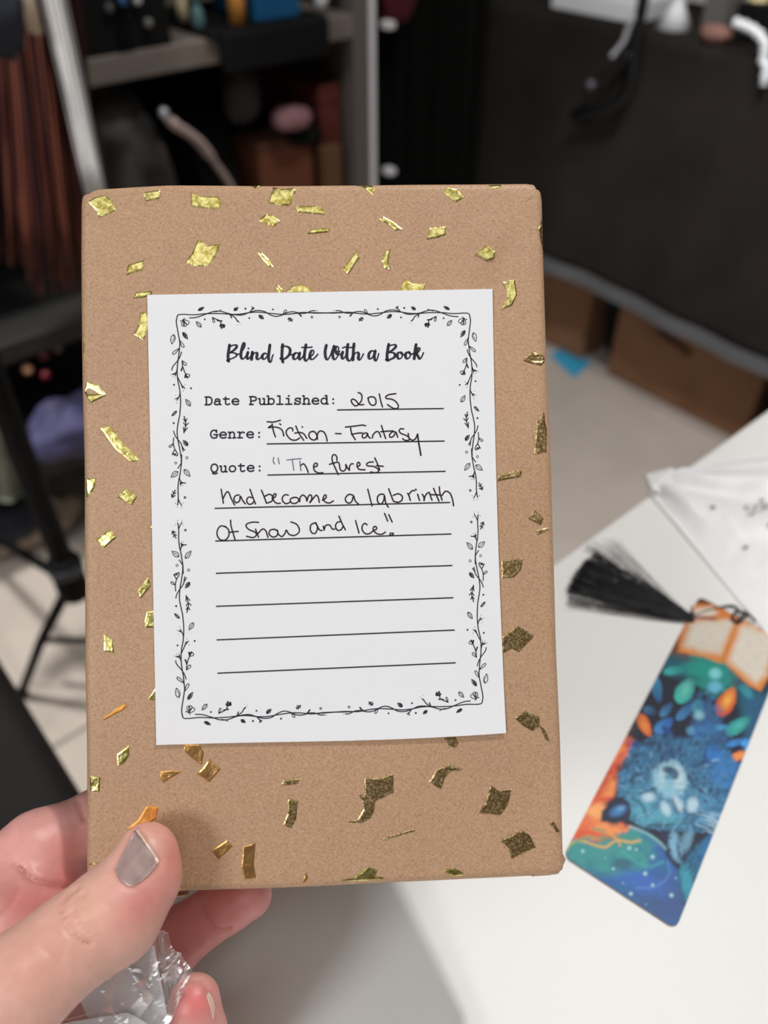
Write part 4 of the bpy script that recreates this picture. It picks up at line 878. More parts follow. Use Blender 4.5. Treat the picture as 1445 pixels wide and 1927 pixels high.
# open book
pL = [(905, 880), (985, 760), (1100, 765), (1240, 835), (1225, 900), (1140, 1118), (1040, 1080), (885, 1050)]; pR = [(1240, 870), (1300, 850), (1440, 925), (1500, 1000), (1429, 1210), (1385, 1288), (1310, 1250), (1160, 1110)]
for P in (pL, pR): pt((222, 138, 62), inpoly(X5, Y5, P, 6))
pt((196, 108, 48), inpoly(X5, Y5, [(905, 880), (985, 850), (950, 980), (885, 1050)], 12)*.6)
cr = (vnoise(X5/60, Y5/14)-.5)*24
pt((217, 210, 196), inpoly(X5+warpn(14, 9), Y5+warpn(14, 7), [(960, 868), (1060, 858), (1225, 850), (1205, 920), (1140, 1060), (1040, 1050), (920, 1010)], 24))
pt((222, 214, 200), inpoly(X5+warpn(14, 9), Y5+warpn(14, 7), [(1265, 890), (1330, 890), (1470, 970), (1410, 1190), (1360, 1240), (1290, 1190), (1190, 1100)], 24))
pt((225, 212, 198), inpoly(X5+warpn(16, 9), Y5, [(985, 790), (1090, 775), (1140, 815), (1060, 840), (960, 850)], 12)); pt((214, 120, 60), inpoly(X5, Y5, [(1100, 790), (1240, 800), (1300, 850), (1225, 865), (1130, 830)], 12)*.8)
pt((150, 120, 90), np.clip(vnoise(X5/40, Y5/6)-.55, 0, 1)*.5*(inpoly(X5, Y5, pL, 8)+inpoly(X5, Y5, pR, 8))); pt((216, 136, 60), inpoly(X5, Y5, [(1215, 900), (1250, 890), (1175, 1110), (1135, 1118)], 8)*.8)
stroke(X5, Y5, [(925, 850), (1010, 842), (1110, 848)], 11, (128, 48, 58), .95); stroke(X5, Y5, [(1120, 850), (1180, 835), (1215, 830)], 8, (214, 130, 60), .8)
# feathers
feather(X5, Y5, 868, 1162, 72, 30, -8, (22, 120, 125), (60, 190, 185)); feather(X5, Y5, 930, 1280, 90, 62, -60, (16, 100, 108), (70, 205, 190), (120, 220, 200))
feather(X5, Y5, 757, 1275, 82, 38, 78, (26, 84, 140), (64, 150, 190)); feather(X5, Y5, 1178, 1352, 96, 62, -62, (222, 92, 30), (205, 70, 30), (255, 206, 96))
feather(X5, Y5, 682, 1492, 78, 42, 62, (220, 88, 34), (236, 120, 50), (248, 170, 80)); feather(X5, Y5, 1250, 1495, 92, 50, -36, (18, 112, 118), (50, 170, 165), (90, 200, 190))
feather(X5, Y5, 1262, 1675, 60, 32, -20, (224, 100, 40), (244, 150, 70), (252, 176, 100)); feather(X5, Y5, 815, 1398, 55, 30, -50, (30, 74, 124), (70, 140, 190)); feather(X5, Y5, 930, 1408, 75, 34, -45, (28, 80, 140), (66, 140, 196))
feather(X5, Y5, 800, 1495, 70, 44, -40, (30, 90, 170), (70, 150, 215)); feather(X5, Y5, 1005, 1375, 45, 40, -80, (30, 130, 140), (90, 190, 190)); feather(X5, Y5, 715, 1405, 40, 30, 20, (30, 70, 116), (60, 120, 160))
for k in range(46):
    x, y = RNG.uniform(600, 1330), RNG.uniform(1500, 1900); a_ = RNG.uniform(-80, 80)
    c = [(30, 84, 160), (44, 110, 170), (58, 130, 190), (26, 62, 120), (70, 150, 200)][k % 5]
    feather(X5, Y5, x, y, RNG.uniform(40, 75), RNG.uniform(16, 30), a_, c, tuple(min(255, int(v*1.35)) for v in c))
pt((54, 108, 160), el(X5, Y5, 1070, 1480, 90, 170, -22, .6, .8)*.75); pt((150, 205, 220), el(X5, Y5, 1012, 1432, 30, 26, 0, .9)*.8); pt((90, 160, 200), el(X5, Y5, 962, 1525, 26, 26, 0, .8)*.8); pt((30, 110, 215), el(X5, Y5, 1100, 1690, 60, 90, -20, .7, .6)*.7); pt((30, 110, 200), el(X5, Y5, 1180, 1800, 90, 60, -20, .7, .6)*.6)
# orange fire on the left edge
W6 = warpn(50, 12)
fire = inpoly(X6+W6, Y6+warpn(40, 10), [(430, -60), (600, -80), (600, 20), (560, 130), (525, 160), (530, 290), (470, 350), (430, 440), (480, 480), (600, 505), (640, 540), (560, 600), (400, 600), (180, 580), (250, 460), (330, 330), (420, 160)], 22)
pt((226, 92, 58), fire); pt((250, 160, 84), fire*np.clip(vnoise(X6/60+Y6/90, Y6/34)*1.6-.5, 0, 1)); pt((196, 60, 44), fire*el(X6, Y6, 420, 210, 60, 110, 25, .8)*.8); pt((252, 178, 110), fire*el(X6, Y6, 400, 410, 70, 46, -20, .7)*.9); pt((250, 158, 96), fire*el(X6, Y6, 500, 520, 130, 36, 5, .6)*.8); pt((226, 100, 70), fire*el(X6, Y6, 320, 480, 60, 50, 0, .8)*.6)
pt((60, 50, 60), inpoly(X6, Y6, [(560, -160), (660, -180), (640, -60), (600, -20)], 20)*.6)
# wolf, head hanging down
fur = lambda k: np.clip(vnoise((X6*.9+Y6*.35)/6+k, (Y6*.9-X6*.35)/26)*1.3-.15, 0, 1)
wolf = inpoly(X6+warpn(26, 7), Y6+warpn(26, 7), [(600, 40), (760, -60), (900, -40), (1060, -60), (1200, 20), (1260, 140), (1230, 300), (1160, 480), (1060, 540), (900, 540), (760, 520), (640, 490), (570, 440), (530, 330), (530, 200), (560, 110)], 10)
pt((34, 66, 108), wolf); pt((70, 150, 196), wolf*fur(3)*.8); pt((28, 40, 74), wolf*np.clip(vnoise(X6/44, Y6/36+5)*2-1.05, 0, 1)*.8)
pt((58, 130, 200), wolf*el(X6, Y6, 1190, 170, 90, 110, 0, .8, .5)*.7); pt((40, 120, 210), wolf*el(X6, Y6, 1110, 60, 50, 60, 0, .7)*.6)
pt((84, 168, 186), el(X6, Y6, 740, 440, 190, 74, 12, .6, .6)*wolf*.75); pt((78, 160, 190), el(X6, Y6, 640, 350, 90, 90, 0, .8, .5)*wolf*.6); pt((70, 140, 190), el(X6, Y6, 1090, 430, 110, 100, 0, .8, .6)*wolf*.55)
muz = el(X6, Y6, 850, 220, 104, 112, -20, .3, .3); pt((150, 200, 218), muz); pt((210, 228, 238), el(X6, Y6, 900, 210, 34, 80, -8, .6)*.8); pt((196, 222, 232), el(X6, Y6, 800, 200, 30, 70, 14, .7)*.7)
pt((38, 52, 84), el(X6, Y6, 850, 165, 52, 26, 18, .6)); pt((40, 60, 96), el(X6, Y6, 872, 196, 26, 24, 0, .7)); pt((70, 140, 180), el(X6, Y6, 700, 300, 60, 40, 20, .8, .5)*.7); pt((90, 160, 196), el(X6, Y6, 835, 205, 26, 18, 0, .7)*.9); stroke(X6, Y6, [(810, 120), (850, 112), (905, 135), (930, 190)], 7, (150, 190, 215), .8)
pt((110, 178, 208), wolf*el(X6, Y6, 860, 330, 260, 170, 10, .9, .5)*fur(11)*.55); pt((28, 44, 82), wolf*np.clip(vnoise(X6/70+2, Y6/22+9)*2-1.1, 0, 1)*.6)
for a in ((715, 325, 40, 28, 0), (985, 375, 34, 46, 10), (820, 395, 26, 46, -25), (895, 365, 26, 52, -30)): pt((196, 222, 236), el(X6, Y6, *a, .8)*.85)
for l in ([(862, 345), (880, 385), (890, 420)], [(660, 300), (720, 285), (760, 270)], [(930, 400), (960, 430), (1010, 425)], [(700, 495), (790, 500), (860, 490)], [(620, 330), (680, 380), (700, 440)], [(950, 180), (1000, 260), (1060, 300)], [(600, 230), (640, 190), (700, 180)]): stroke(X6, Y6, l, 8, (26, 40, 74), .75)
for k in range(70):
    a0 = RNG.uniform(0, 2*math.pi); r0 = RNG.uniform(.5, 1.0); x = 880+330*r0*math.cos(a0); y = 270+260*r0*math.sin(a0); dx, dy = (x-880)/330*38-14*math.sin(a0), (y-270)/260*38+14*math.cos(a0)
    stroke(X6, Y6, [(x, y), (x+dx*.6, y+dy*.5), (x+dx, y+dy+6)], RNG.uniform(3, 6), [(150, 205, 225), (96, 165, 205), (30, 50, 92), (60, 130, 190)][k % 4], .55)
pt((28, 38, 66), inpoly(X6, Y6, [(424, 474), (430, 410), (470, 370), (545, 318), (600, 360), (610, 420), (590, 470), (500, 480)], 7)); pt((70, 128, 190), el(X6, Y6, 530, 408, 52, 30, -25, .8)*.9); pt((110, 170, 215), el(X6, Y6, 545, 395, 26, 14, -25, .8)*.7)
# lower nebula and swirl
low = inpoly(X6+warpn(24, 9), Y6+warpn(24, 9), [(150, 640), (230, 580), (330, 585), (420, 600), (520, 580), (610, 510), (700, 540), (780, 600), (830, 690), (900, 780), (935, 990), (1050, 1250), (700, 1200), (100, 800)], 12)
pt((46, 100, 168), low); pt((60, 150, 150), low*inpoly(X6+W6, Y6, [(150, 560), (640, 500), (760, 620), (700, 760), (520, 800), (380, 800), (200, 720)], 34)); pt((34, 110, 140), low*np.clip(vnoise(X6/50+9, Y6/40)*2-.9, 0, 1)*.6); pt((64, 84, 132), low*el(X6, Y6, 800, 960, 160, 130, 30, .9, .6)*.75); pt((60, 110, 200), low*el(X6, Y6, 690, 850, 150, 60, 20, .9, .5)*.7)
stroke(X6, Y6, [(200, 660), (240, 610), (300, 590), (380, 615), (450, 630), (520, 590), (600, 600), (660, 590)], 9, (226, 176, 90), .9); stroke(X6, Y6, [(430, 590), (520, 560), (620, 575)], 12, (70, 150, 120), .7); stroke(X6, Y6, [(240, 620), (330, 570), (430, 575), (440, 530), (380, 520)], 8, (80, 160, 120), .8); stroke(X6, Y6, [(480, 550), (530, 590), (540, 620)], 7, (240, 170, 80), .8)
stroke(X6, Y6, [(600, 505), (690, 540), (770, 590), (820, 640)], 9, (150, 205, 210), .7); stroke(X6, Y6, [(560, 660), (640, 720), (720, 750), (800, 720)], 12, (70, 170, 170), .6); stroke(X6, Y6, [(640, 880), (760, 870), (840, 800), (830, 720)], 8, (90, 150, 215), .5)
for x, y, r in ((695, 792, 13), (740, 690, 13), (607, 915, 12), (313, 655, 11), (855, 925, 13), (500, 762, 10), (740, 862, 10), (598, 636, 12), (640, 645, 9), (560, 850, 7), (450, 700, 6), (880, 820, 8), (700, 980, 6)): pt((180, 225, 235) if r > 8 else (130, 190, 225), el(X6, Y6, x, y, r*.8, r*.8, 0, 1.6))
pt((44, 74, 110), el(X6, Y6, 555, 735, 60, 36, 10, .8)*.6)
# lower ear and back fur on the right
pt((30, 44, 78), inpoly(X6, Y6, [(765, 528), (860, 560), (960, 540), (975, 620), (930, 700), (885, 758), (850, 700), (820, 610)], 7)); pt((130, 190, 220), el(X6, Y6, 880, 625, 34, 84, -12, .7, .4)*.85); pt((40, 60, 100), el(X6, Y6, 900, 650, 14, 60, -8, .8)*.7); pt((130, 190, 215), el(X6, Y6, 950, 590, 30, 70, 20, .8, .4)*.6)
right = inpoly(X6, Y6, [(1260, 140), (1380, 60), (900, 1100), (930, 980), (900, 780), (980, 640), (1100, 540), (1180, 420)], 14)*(1-low); pt((26, 58, 104), right*.95); pt((44, 130, 160), right*fur(8)*.8); pt((60, 170, 190), el(X6, Y6, 950, 850, 36, 110, -10, .8, .4)*.7); pt((34, 120, 190), right*el(X6, Y6, 1100, 640, 60, 130, 22, .8, .4)*.6)
for k in range(24):
    x = RNG.uniform(1060, 1170); y = RNG.uniform(400, 560); stroke(X6, Y6, [(x-60, y-20), (x, y), (x+30, y+26)], 3.5, (180, 215, 232), .5)
C_ *= (1+.10*(vnoise(pp[:, 0]/2.2, pp[:, 1]/2.2)-.5))[:, None]
M['bookmark_face'] = mat('bookmark_print', (255, 255, 255), .5, attr='tint', spec=.3)
M['bookmark_edge'] = mat('bookmark_edge', (120, 104, 104), .5)
bp3[:, 2] = BMZ
HOLE = (1388, 1160)
put('printed_face', bp3, [f[::-1] for f in grid_faces(NS, NTT)], M['bookmark_face'], parent=bm_, cols=C_)
rim = [i*NTT for i in range(0, NS, 2)]+[(NS-1)*NTT+j for j in range(0, NTT, 2)]+[i*NTT+NTT-1 for i in range(NS-1, -1, -2)]+[j for j in range(NTT-1, 0, -2)]
rp = bp3[rim]; n_ = len(rim); lowp = rp.copy(); lowp[:, 2] = TZ+.0002; rp = rp.copy(); rp[:, 2] -= .00003
put('card_edge', np.concatenate([rp, lowp]), [[i, (i+1) % n_, (i+1) % n_+n_, i+n_] for i in range(n_)]+[list(range(n_)), [i+n_ for i in range(n_)][::-1]], M['bookmark_edge'], parent=bm_)
M['thread'] = mat('black_thread', (17, 18, 22), .55, spec=.4, sheen=.2)
def T(x, y, h=.0006): p = onz(x, y, TZ+h); return p
cord = [T(1300, 1162, .0006), T(1330, 1150, .0006), T(1375, 1140, .0012), T(1392, 1150, .0028), T(1398, 1163, .0032), T(1388, 1170, .0026), T(1378, 1163, .0024), T(1384, 1152, .0028), T(1400, 1152, .0034), T(1412, 1160, .0026), T(1422, 1170, .0022)]
put('cord', *tube(cat_rom(cord, 5), .0007, 8), M['thread'], parent=bm_, smooth=True)
put('hole_ring', *join([ellip(T(x, y, .0018), (.0013, .0013, .0009), 10, 6) for x, y in ((1392, 1166), (1405, 1157))]), M['thread'], parent=bm_, smooth=True)['label'] = 'small black knots of the tassel cord'
parts = []
for k in range(330):
    f = RNG.random(); core = k < 240
    a = RNG.uniform(0, 1); e0 = np.array([1068, 1128]); e1 = np.array([1120, 1035]); mid_ = np.array([1078, 1075])
    if core:
        a = RNG.uniform(.12, .98); en = (1-a)**2*np.array([1068, 1118])+2*a*(1-a)*np.array([1078, 1070])+a*a*np.array([1122, 1040])
    elif k < 300: a = RNG.uniform(0, .2); en = np.array([1068+RNG.uniform(-3, 6), 1100+RNG.uniform(0, 38)])
    else: en = np.array([RNG.uniform(1100, 1165), RNG.uniform(1014, 1034)])
    en = en+RNG.normal(0, 2.2, 2); st = np.array([1305, 1160])+RNG.normal(0, 1, 2)*np.array([2, 7]); stb = np.array([1290, 1148+(1168-1148)*(1-a)])
    h0, h1 = RNG.uniform(.0004, .0022), RNG.uniform(.0003, .0030)
    mdl = (stb*.5+en*.5)+np.array([RNG.normal(0, 2), RNG.normal(0, 2)+(a-.5)*-2])
    q = cat_rom([T(*st, .0007), T(*stb, h0+.0004), T(*mdl, (h0+h1)/2+.001), T(*en, h1)], 5); parts.append(tube(q, .00016 if core else .00011, 4, True))
tas = put('tassel', *join(parts), M['thread'], parent=bm_, smooth=True); tag(tas, kind='stuff')

# ================================================================== WHITE MAILER BAG
M['mailer'] = mat('white_film_bag', (243, 244, 246), .45, spec=.4, coat=0)
M['seam'] = mat('white_seam', (254, 254, 254), .4)
M['greyprint'] = mat('grey_print', (88, 90, 92), .6)
bg_c = onz(1350, 1000, TZ); bag = empty('mailer_bag', [*bg_c[:2], TZ]); tag(bag, 'white glossy plastic bag printed with small grey dots, lying on the table corner', 'bag')
def bagpt(s, t):
    """s along the seam (lower left edge), t away from it"""
    a = np.array([1222, 922.]); b = np.array([1580, 1342.]); c = np.array([1262, 884.]); d = np.array([1900, 760.])
    p = (a*(1-s)+b*s)*(1-t)+(c*(1-s)+d*s)*t
    return p
def bagz(s, t):
    z = .0012+.004*np.sin(np.clip(t*3, 0, 1)*1.57)
    z = z+.0030*np.exp(-((t-.25-.35*s)/.10)**2)+.003*np.exp(-((t-.62-.2*s)/.07)**2)-.003*np.exp(-((t-.45-.3*s)/.06)**2)
    z = z+.0022*(vnoise(np.asarray(s)*9+2, np.asarray(t)*7)-.5)+.0010*(vnoise(np.asarray(s)*26, np.asarray(t)*20)-.5)
    return np.maximum(z*np.clip(t*5, .05, 1)*np.clip((1-t)*8, .2, 1)*np.clip(s*10+.5, .4, 1), .0004)
nb = 70; V = []
for i in range(nb+1):
    for j in range(nb+1):
        s, t = i/nb, j/nb; q = bagpt(s, t); p = onz(q[0], q[1], TZ+.003); p[2] = TZ+float(bagz(s, t)); V.append(p)
Vb = [np.array([p[0], p[1], TZ+.0001]) for p in V]; N1 = len(V); f = grid_faces(nb+1, nb+1)
r_ = [i*(nb+1) for i in range(nb+1)]+[nb*(nb+1)+j for j in range(1, nb+1)]+[i*(nb+1)+nb for i in range(nb-1, -1, -1)]+list(range(nb-1, 0, -1))
fl_ = f+[[i+N1 for i in g[::-1]] for g in f]+[[r_[i], r_[(i+1) % len(r_)], r_[(i+1) % len(r_)]+N1, r_[i]+N1] for i in range(len(r_))]
put('film_body', V+Vb, fl_, M['mailer'], parent=bag, smooth=True)
q = cat_rom([onz(x, y, TZ+.0008) for x, y in ((1221, 925), (1288, 1005), (1358, 1089), (1443, 1190), (1578, 1347))], 5); put('seam', *tube(q, .0011, 8), M['seam'], parent=bag, smooth=True)
cr_ = []
for (x, y) in ((1215, 893), (1236, 887), (1264, 880), (1275, 892), (1262, 912), (1240, 926), (1226, 920)): cr_.append(onz(x, y, TZ+.004))
cc = sum(cr_)/len(cr_)+EZ*.004; n_ = len(cr_); put('corner_tab', cr_+[cc]+[p-EZ*.002 for p in cr_], [[(i+1) % n_, i, n_] for i in range(n_)]+[[i, (i+1) % n_, (i+1) % n_+n_+1, i+n_+1] for i in range(n_)]+[[i+n_+1 for i in range(n_)]], M['mailer'], parent=bag)
def on_bag(x, y):
    # invert bag map by search on the bilinear patch
    p = onz(x, y, TZ+.004); best = None
    A = np.array([p_[:2] for p_ in V]); k = int(np.argmin(((A-p[:2])**2).sum(1))); return np.array([p[0], p[1], V[k][2]+.0007])
def bag_ink(name, lines, w):
    pr = []
    for l in lines: pr.append(tube([on_bag(*p) for p in cat_rom(l, 3)], w, 5, flat=.35))
    return put(name, *join(pr), M['greyprint'], parent=bag, smooth=True)
for x, y in ((1338, 963), (1402, 1032), (1443, 1000), (1434, 940)):
    p = on_bag(x, y); put('printed_dot', *ellip(p, (.0011, .0011, .0002), 12, 4), M['greyprint'], parent=bag)
    bag_ink('printed_ray', [[(x-8, y-1), (x+8, y+1)], [(x-5, y+5), (x+5, y-5)], [(x-4, y-5), (x+4, y+5)]], .00012)
bag_ink('printed_letters', [[(1412, 958), (1402, 957), (1398, 964), (1406, 969), (1414, 972), (1411, 980), (1401, 978)],
   [(1420, 954), (1416, 962), (1422, 970), (1431, 968), (1435, 959), (1429, 952), (1420, 954)], [(1442, 964), (1438, 946), (1447, 955), (1452, 940), (1460, 955)]], .0004)['label'] = 'grey printed letters SOM'

# ================================================================== DARK CHAIR
M['brown'] = mat('dark_brown_vinyl', (15, 12, 12), .75, vary=(12, (12, 10, 10), 3), spec=.15)
sp = onz(0, 1240, .46); e1s = float(sp@E1); e2s = float(sp@E2)
ch = empty('padded_chair', [*(R3(e1s-.22, e2s-.14, 0))[:2], 0]); tag(ch, 'dark brown vinyl padded chair beside the white table, lower left', 'chair')
put('seat', *obox(e1s-.46, e1s, e2s-.42, e2s+.10, .40, .46, .025, 5), M['brown'], parent=ch, smooth=True)
for a in (e1s-.43, e1s-.03):
    for b in (e2s-.39, e2s+.07): put('leg', *obox(a-.014, a+.014, b-.014, b+.014, 0, .405, .003, 1), M['blackmatte'], parent=ch)
put('backrest', *obox(e1s-.50, e1s-.46, e2s-.40, e2s+.08, .44, .82, .015, 3), M['brown'], parent=ch, smooth=True)

# ================================================================== SHELF UNIT
SA, SB, SF = -.46, .975, 1.175
sh = empty('shelf_unit', R3((SA+SB)/2, SF+.2, 0)); tag(sh, 'grey-brown shelving unit with a pale-edged post, behind the wrapped book', 'shelf')
for z in (.20, .42, .77, 1.25, 1.85): put('shelf_board', *obox(SA, SB-.03, SF+.004, SF+.40, z, z+.034, .002, 1), M['shelf'] if z > .5 else mat('shaded_board', (15, 14, 13), .7), parent=sh)  # lower boards get a darker colour that stands for the shade down there
for a in (SA-.035, SB-.036):
    for b in (SF, SF+.37): put('post', *obox(a, a+.034, b, b+.034, 0, 1.95, .002, 1), M['post'], parent=sh)
put('post_edge_strip', *obox(SB-.004, SB+.007, SF-.004, SF+.03, 0, 1.95, .001, 1), M['postedge'], parent=sh)['label'] = 'pale edge strip with its highlight painted in, on the right front post'  # lighter post edge, its highlight put into the pale colour
put('back_panel', *obox(SA, SB, SF+.405, SF+.415, .20, 1.9, 0), M['blackmatte'], parent=sh)
put('side_panel', *obox(SB-.034, SB-.026, SF+.03, SF+.40, .20, 1.9, 0), mat('dark_side_panel', (62, 57, 53), .8), parent=sh)
for x, y, z in ((733, 47, .78), (735, 322, .55)):
    p = onpl(x, y, E2, SF-.004); put('bracket', *obox(p@E1-.010, p@E1+.008, SF-.012, SF+.01, p[2]-.006, p[2]+.006, .003, 2), M['postedge'], parent=sh)['label'] = 'pale clip on the shelf post'
put('hanging_rail', *tube([R3(SA-.2, SF-.11, 1.42), R3(SA+.8, SF-.11, 1.42)], .009, 12), M['black'], parent=sh, smooth=True)
for a in (SA+.02, SA+.75): put('rail_bracket', *obox(a-.006, a+.006, SF-.11, SF+.01, 1.41, 1.43, .001, 1), M['black'], parent=sh)
ZS = .804
def shp(x, y, z=ZS): p = onz(x, y, z); return float(p@E1), float(p@E2)
M['bluebox'] = mat('blue_box', (14, 92, 140), .5, vary=(8, (12, 80, 124), 2))
def simple(name, lab, cat, vf, m, grp=None, smooth=False, **kw): o = put(name, *vf, m, smooth=smooth, **kw); return tag(o, lab, cat, grp)
a, b = shp(460, 50); a2, _ = shp(583, 45)
tr = put('black_tray', *obox(a-.09, a2+.035, SF-.012, SF+.22, ZS+.001, ZS+.008, .003, 2), M['blackmatte']); tag(tr, 'low black tray under the blue box, at the front of the shelf', 'tray')
clb = put('black_drape', *obox(a-.075, a2+.03, SF-.024, SF-.001, ZS-.045, ZS+.008, .006, 3), M['blackmatte'], parent=tr)
bb = empty('blue_box', R3((a+a2)/2, SF+.07, ZS+.009)); tag(bb, 'bright blue box standing on the black tray', 'box')
put('box_body', *obox(a+.003, a2-.003, SF+.008, SF+.13, ZS+.009, ZS+.12, .002, 1), M['bluebox'], parent=bb); put('box_lid', *obox(a, a2, SF+.005, SF+.133, ZS+.095, ZS+.135, .002, 1), M['bluebox'], parent=bb)
a, b = shp(445, 52); simple('amber_jar', 'small amber glass jar left of the blue box', 'jar', tube([R3(a-.006, SF+.025, ZS+.009), R3(a-.006, SF+.025, ZS+.045), R3(a-.006, SF+.025, ZS+.055)], [.013, .013, .008], 16), mat('amber', (196, 132, 62), .35), smooth=True)
p = onpl(590, 5, E2, SF+.05); simple('white_figurine', 'small white rounded trinket right of the blue box', 'trinket', join([ellip(R3(p@E1, SF+.03, ZS+.031), (.013, .013, .022), 16, 10), ellip(R3(p@E1, SF+.03, ZS+.061), (.010, .010, .012), 16, 10)]), M['paper'], smooth=True)
p = onpl(378, 35, E2, SF+.03); simple('teal_figurine', 'small pale teal trinket on the shelf left of the amber jar', 'trinket', join([ellip(R3(p@E1, SF+.04, ZS+.02), (.010, .010, .019), 16, 10), ellip(R3(p@E1, SF+.04, ZS+.048), (.007, .007, .01), 14, 8)]), mat('pale_teal', (92, 128, 132), .6), smooth=True)
p = onpl(384, 2, E2, SF+.03); simple('cream_figurine', 'small cream trinket behind the pale teal trinket', 'trinket', join([ellip(R3(p@E1, SF+.10, ZS+.055), (.014, .012, .02), 16, 10), tube([R3(p@E1, SF+.10, ZS+.001), R3(p@E1, SF+.10, ZS+.04)], .008, 12)]), mat('cream', (190, 176, 140), .6), smooth=True)
a, b = shp(150, 125); a2, _ = shp(352, 90)
for k, (u0, u1, hh, lab) in enumerate(((a-.03, a+.085, .17, 'black gift box on the shelf, leftmost, by the pale strand'), (a+.09, a2-.085, .13, 'lower black gift box on the shelf, middle of three'), (a2-.08, a2-.003, .16, 'black gift box on the shelf, nearest the teal trinket'))):
    e = empty('black_box', R3((u0+u1)/2, SF+.1, ZS+.001)); tag(e, lab, 'box', 'black boxes on the upper shelf')
    put('box_body', *obox(u0+.002, u1-.002, SF+.006, SF+.19, ZS+.001, ZS+hh-.03, .002, 1), M['blackmatte'], parent=e); put('box_lid', *obox(u0, u1, SF+.004, SF+.192, ZS+hh-.03, ZS+hh, .002, 1), M['black'], parent=e)
for x, y, c, n in ((230, 2, (52, 92, 150), 'blue bead on the black box'), (258, 0, (200, 200, 200), 'silver bead on the black box'), (279, 43, (120, 120, 120), 'round grey button hanging on the middle black box'), (205, 14, (90, 90, 92), 'flat grey bead on the left black box')):
    p = onpl(x, y, E2, SF-.003); simple('bead', n, 'bead', ellip(p, (.006, .006, .006), 14, 8), mat('bead', c, .3), smooth=True)
# lower shelf contents
ZL = .455
def lump(name, lab, cat, x, y, off, r, m, jit=.05, grp=None):
    p = onpl(x, y, E2, SF+off); V, Fc = ellip((0, 0, 0), (1, 1, 1), 26, 16, jit); V = V[:, :1]*r[0]*E1+V[:, 1:2]*r[1]*E2+V[:, 2:]*r[2]*EZ+p
    return simple(name, lab, cat, (V, Fc), m, grp, smooth=True)
M['plaid'] = mat('black_and_grey_cloth', (14, 14, 14), .9, vary=(16, (84, 78, 76), 2)); M['pinkcl'] = mat('dusty_pink_cloth', (150, 108, 112), .9, vary=(30, (134, 94, 100), 3)); M['strapm'] = mat('pinkish_grey_cloth', (172, 152, 148), .85)
M['darkred'] = mat('dark_red_brown', (92, 34, 26), .8); M['orangebr'] = mat('dark_orange_brown', (104, 56, 34), .75); M['grey3'] = mat('soft_grey_cloth', (62, 56, 57), .9)
def sack(name, lab, x0, x1, y0, y1, off, dep, m, seed, zb=None, parent=None):
    """slumped cloth bundle, standing on the lower board"""
    pA_ = onpl(x0, y1, E2, SF+off); pB_ = onpl(x1, y1, E2, SF+off); pT = onpl((x0+x1)/2, y0, E2, SF+off)
    a0, a1, zt = pA_@E1, pB_@E1, pT[2]; zb = ZL if zb is None else zb; V, Fc = ellip((0, 0, 0), (1, 1, 1), 40, 26, 0)
    V = np.sign(V)*np.abs(V)**.7; ph = np.arctan2(V[:, 1], V[:, 0]); k = 1+.07*np.sin(7*ph+seed+2*V[:, 2])+.05*np.sin(13*ph+3*V[:, 2]+seed); V[:, :2] *= k[:, None]; V[:, 2] *= 1+.08*np.sin(4*ph+seed)*(V[:, 2] > 0)
    V = (a0+a1)/2*E1+(SF+off+dep/2)*E2+EZ*(zb+zt)/2+V[:, :1]*(a1-a0)/2*E1+V[:, 1:2]*dep/2*E2+V[:, 2:]*(zt-zb)/2*EZ
    V[:, 2] = np.maximum(V[:, 2], zb+.001)
    return V, Fc
simple('folded_blanket', 'black and grey mottled cloth bundle on the lower shelf', 'cloth', sack('', '', 185, 365, 175, 400, .02, .24, M['plaid'], 1), M['plaid'], smooth=True)
q = [onpl(x, y, E2, SF+.012+.004*k) for k, (x, y) in enumerate(((322, 228), (330, 236), (350, 248), (375, 268), (400, 300), (425, 335), (445, 370)))]
simple('cloth_strap', 'pinkish grey cloth strap across the dark bundle on the lower shelf', 'strap', tube(cat_rom(q, 4), [.015]*8+[.014]*8+[.009]*9, 12, flat=.5), M['strapm'], smooth=True)
p = onpl(308, 212, E2, SF+.008); simple('silver_bead', 'round silver bead on the dark cloth bundle', 'bead', ellip(p, (.008, .008, .008), 16, 10), mat('silver', (200, 200, 210), .25, metal=.6), smooth=True)
lump('grey_pouch', 'dark grey soft pouch right of the dark bundle', 'pouch', 452, 178, .10, (.035, .03, .045), M['grey3'])
simple('black_bag', 'black bag standing between the grey pouch and the pink pouch', 'bag', sack('', '', 380, 482, 210, 420, .08, .20, M['blackmatte'], 4), M['blackmatte'], smooth=True)
bx = empty('brown_box', R3(.75, SF+.15, ZL)); tag(bx, 'dark red-brown box on the lower shelf beside the post', 'box')
p0 = onpl(600, 150, E2, SF+.05)@E1; p1 = onpl(680, 150, E2, SF+.05)@E1; zt = onpl(640, 155, E2, SF+.05)[2]
put('box_body', *obox(p0, p1, SF+.05, SF+.25, ZL, zt-.03, .003, 1), M['darkred'], parent=bx); put('box_lid', *obox(p0-.002, p1+.002, SF+.048, SF+.252, zt-.03, zt, .003, 1), M['darkred'], parent=bx)
ob = empty('orange_box', R3(.62, SF+.1, ZL)); tag(ob, 'low dark orange box in front, under the pink pouch', 'box')
p0 = onpl(488, 300, E2, SF+.05)@E1; p1 = onpl(590, 300, E2, SF+.05)@E1; zt = onpl(540, 262, E2, SF+.05)[2]
put('box_body', *obox(p0, p1, SF+.05, SF+.13, ZL, zt-.012, .003, 1), M['orangebr'], parent=ob); put('box_lid', *obox(p0-.002, p1+.002, SF+.048, SF+.132, zt-.012, zt, .003, 1), mat('orange_brown_lid', (84, 46, 30), .8), parent=ob)
lump('pink_pouch', 'dusty pink soft pouch on the lower shelf', 'pouch', 548, 222, .03, (.036, .03, .019), M['pinkcl'], .04)
